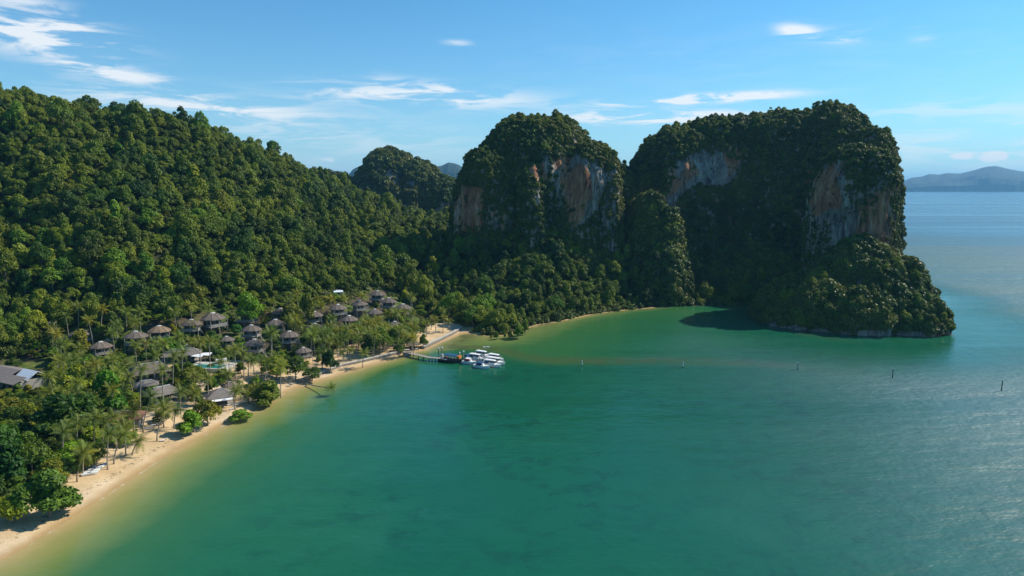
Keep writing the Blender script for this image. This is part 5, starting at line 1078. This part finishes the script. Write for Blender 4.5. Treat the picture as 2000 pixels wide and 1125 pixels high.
# the nearest jungle trees, one by one
for ix in single:
    cm, tm, R0 = TREE[jpick[ix]]; root = empty('jungle_tree', tuple(j3[ix] - np.array([0, 0, .4])), jrot[ix]); root.scale = (jsc[ix], jsc[ix], jsc[ix] * jsz[ix])
    col = [(1, 1, 1), (1.3, 1.2, .8), (.7, .85, .9), (1.15, 1.0, .85), (.85, 1.15, .9)][int(rng.integers(0, 5))]
    c = link(bpy.data.objects.new('crown', cm), root); t = link(bpy.data.objects.new('trunk', tm), root); c.color = col + (1,); tag(root, None, 'jungle tree')
    TREES.append(dict(o=root, x=j3[ix][0], y=j3[ix][1], h=7.5 * jsc[ix] * jsz[ix], lean=0, az=0, label=None, col=col, kind='jungle tree', R=R0 * jsc[ix]))

# ------------------------------------------------------------------ labels of the plants: look first, then the nearest landmark
ORD = ['nearest one', 'second nearest', 'third nearest', 'fourth nearest', 'fifth nearest', 'sixth nearest', 'seventh nearest']
def describe(lst):
    byk = {}
    for q in lst:
        if q['label']: continue
        nm, (lx, ly) = min(LAND.items(), key=lambda kv: (kv[1][0] - q['x']) ** 2 + (kv[1][1] - q['y']) ** 2)
        dx, dy = q['x'] - lx, q['y'] - ly; dist = math.hypot(dx, dy)
        rel = ('in front of' if dy < 0 else 'behind') if abs(dy) > abs(dx) else ('right of' if dx > 0 else 'left of')
        c = q['col']; m_ = (c[0] + c[1]) / 2
        if q['kind'] == 'coconut palm': adj = ('yellowish ' if c[0] > 1.2 else 'green ') + ('tall' if q['h'] > 9 else 'short' if q['h'] < 6.5 else 'middling')
        else: adj = ('large ' if q['R'] > 4.6 else 'small ' if q['R'] < 2.4 else 'mid sized ') + ('yellow green' if c[0] > 1.6 else 'dark green' if m_ < .8 else 'olive green' if c[0] > c[1] * 1.02 and m_ < 1.2 else 'light green' if m_ > 1.2 else 'fresh green' if c[1] > c[0] * 1.15 else 'mid green')
        if q['kind'] == 'jungle tree' and dist > 45: rel = 'above' if dy > 0 else rel
        q['key'] = (adj, q['kind'], rel, nm); q['dist'] = dist; byk.setdefault(q['key'], []).append(q)
    for (adj, kd, rel, nm), qs in byk.items():
        qs.sort(key=lambda q: q['dist'])
        for i, q in enumerate(qs):
            if len(qs) == 1: q['o']['label'] = f'{adj} {kd} {rel} {nm}'
            elif i < 7: q['o']['label'] = f'{adj} {kd} {rel} {nm}, {ORD[i]}'
            else: q['o']['label'] = f'{adj} {kd} {rel} {nm}, farther off'
            q['o']['group'] = {'coconut palm': 'coconut palms of the resort', 'bush': 'garden bushes', 'garden tree': 'garden trees', 'jungle tree': 'jungle trees at the hill foot', 'broadleaf tree': 'broadleaf trees'}[kd] if i < 7 else f'{kd}s {rel} {nm}'
for nm, px, py in (('the white trunked hillside tree', 203, 285), ('the thin midslope tree', 252, 425), ('the long grey roof', 28, 725), ('the hill shoulder', 60, 560), ('the wooded hollow', 400, 560), ('the tank stand', 105, 664), ('the left frame edge', -20, 640), ('the sandy track', 235, 664), ('the spreading beach tree', 522, 792), ('the vivid green tree', 214, 822), ('the layered dark tree', 110, 862), ('the dark valley', 800, 560), ('the long sea wall', 650, 722), ('the pale lane', 350, 684), ('the sandy terrace', 860, 648), ('the sand spit', 960, 640), ('the beached kayaks', 185, 920), ('the lower left corner', 10, 1000), ('the low villa', 442, 668), ('the creamy villa', 702, 604)): mark(nm, ground(px, py))
LAND.pop('the tree covered villa', 0)
describe(PALMS); describe(TREES); print('palms', len(PALMS), 'trees', len(TREES))
# grass tufts and low ground cover of the garden
g2 = []; 
gp = rng.uniform([-190, 150], [40, 420], (26000, 2)); gd = sdist(gp); gp = gp[gd > 10]; gz_ = height(gp); g3 = np.column_stack([gp, gz_]); qx, qy, qt = proj(g3); m_ = resort(g3) & (qx > -60)
for q in SANDY_PX: m_ &= ~inside(np.stack([qx, qy], 1), q)
for bx in villa_boxes: m_ &= ~((qx > bx[0]) & (qx < bx[1]) & (qy > bx[2]) & (qy < bx[3] + 3))
clump = nz(g3[:, :2], .12, 2) > -.25; m_ &= clump; g3 = g3[m_]; n = len(g3); s = rng.uniform(.25, .7, n)
scatter('garden_ground_cover', g3, rng.integers(0, 6, n), np.column_stack([np.zeros((n, 2)), rng.uniform(0, 6, n)]), np.column_stack([s, s, s * .8]), shrub_coll, 'low leafy ground cover between the villas'); print('cover', n)
# ------------------------------------------------------------------ air
def haze_box():
    mb = MB(); mb.box((0, 0, 206.5), (124000, 124000, 435)); o = mb.build('haze', M['rock']); o.data.materials.clear()
    m = bpy.data.materials.new('haze'); m.use_nodes = True; t = m.node_tree
    for n in list(t.nodes): t.nodes.remove(n)
    ou = t.nodes.new('ShaderNodeOutputMaterial'); v = t.nodes.new('ShaderNodeVolumePrincipled'); v.inputs['Color'].default_value = HAZE_COL; v.inputs['Density'].default_value = HAZE; v.inputs['Anisotropy'].default_value = 0.15
    t.links.new(v.outputs[0], ou.inputs['Volume']); o.data.materials.append(m); tag(o, 'pale blue sea haze over the whole bay', kind='stuff')
HAZE = 5.5e-5; HAZE_COL = (.25, .62, 1.0, 1)
haze_box()
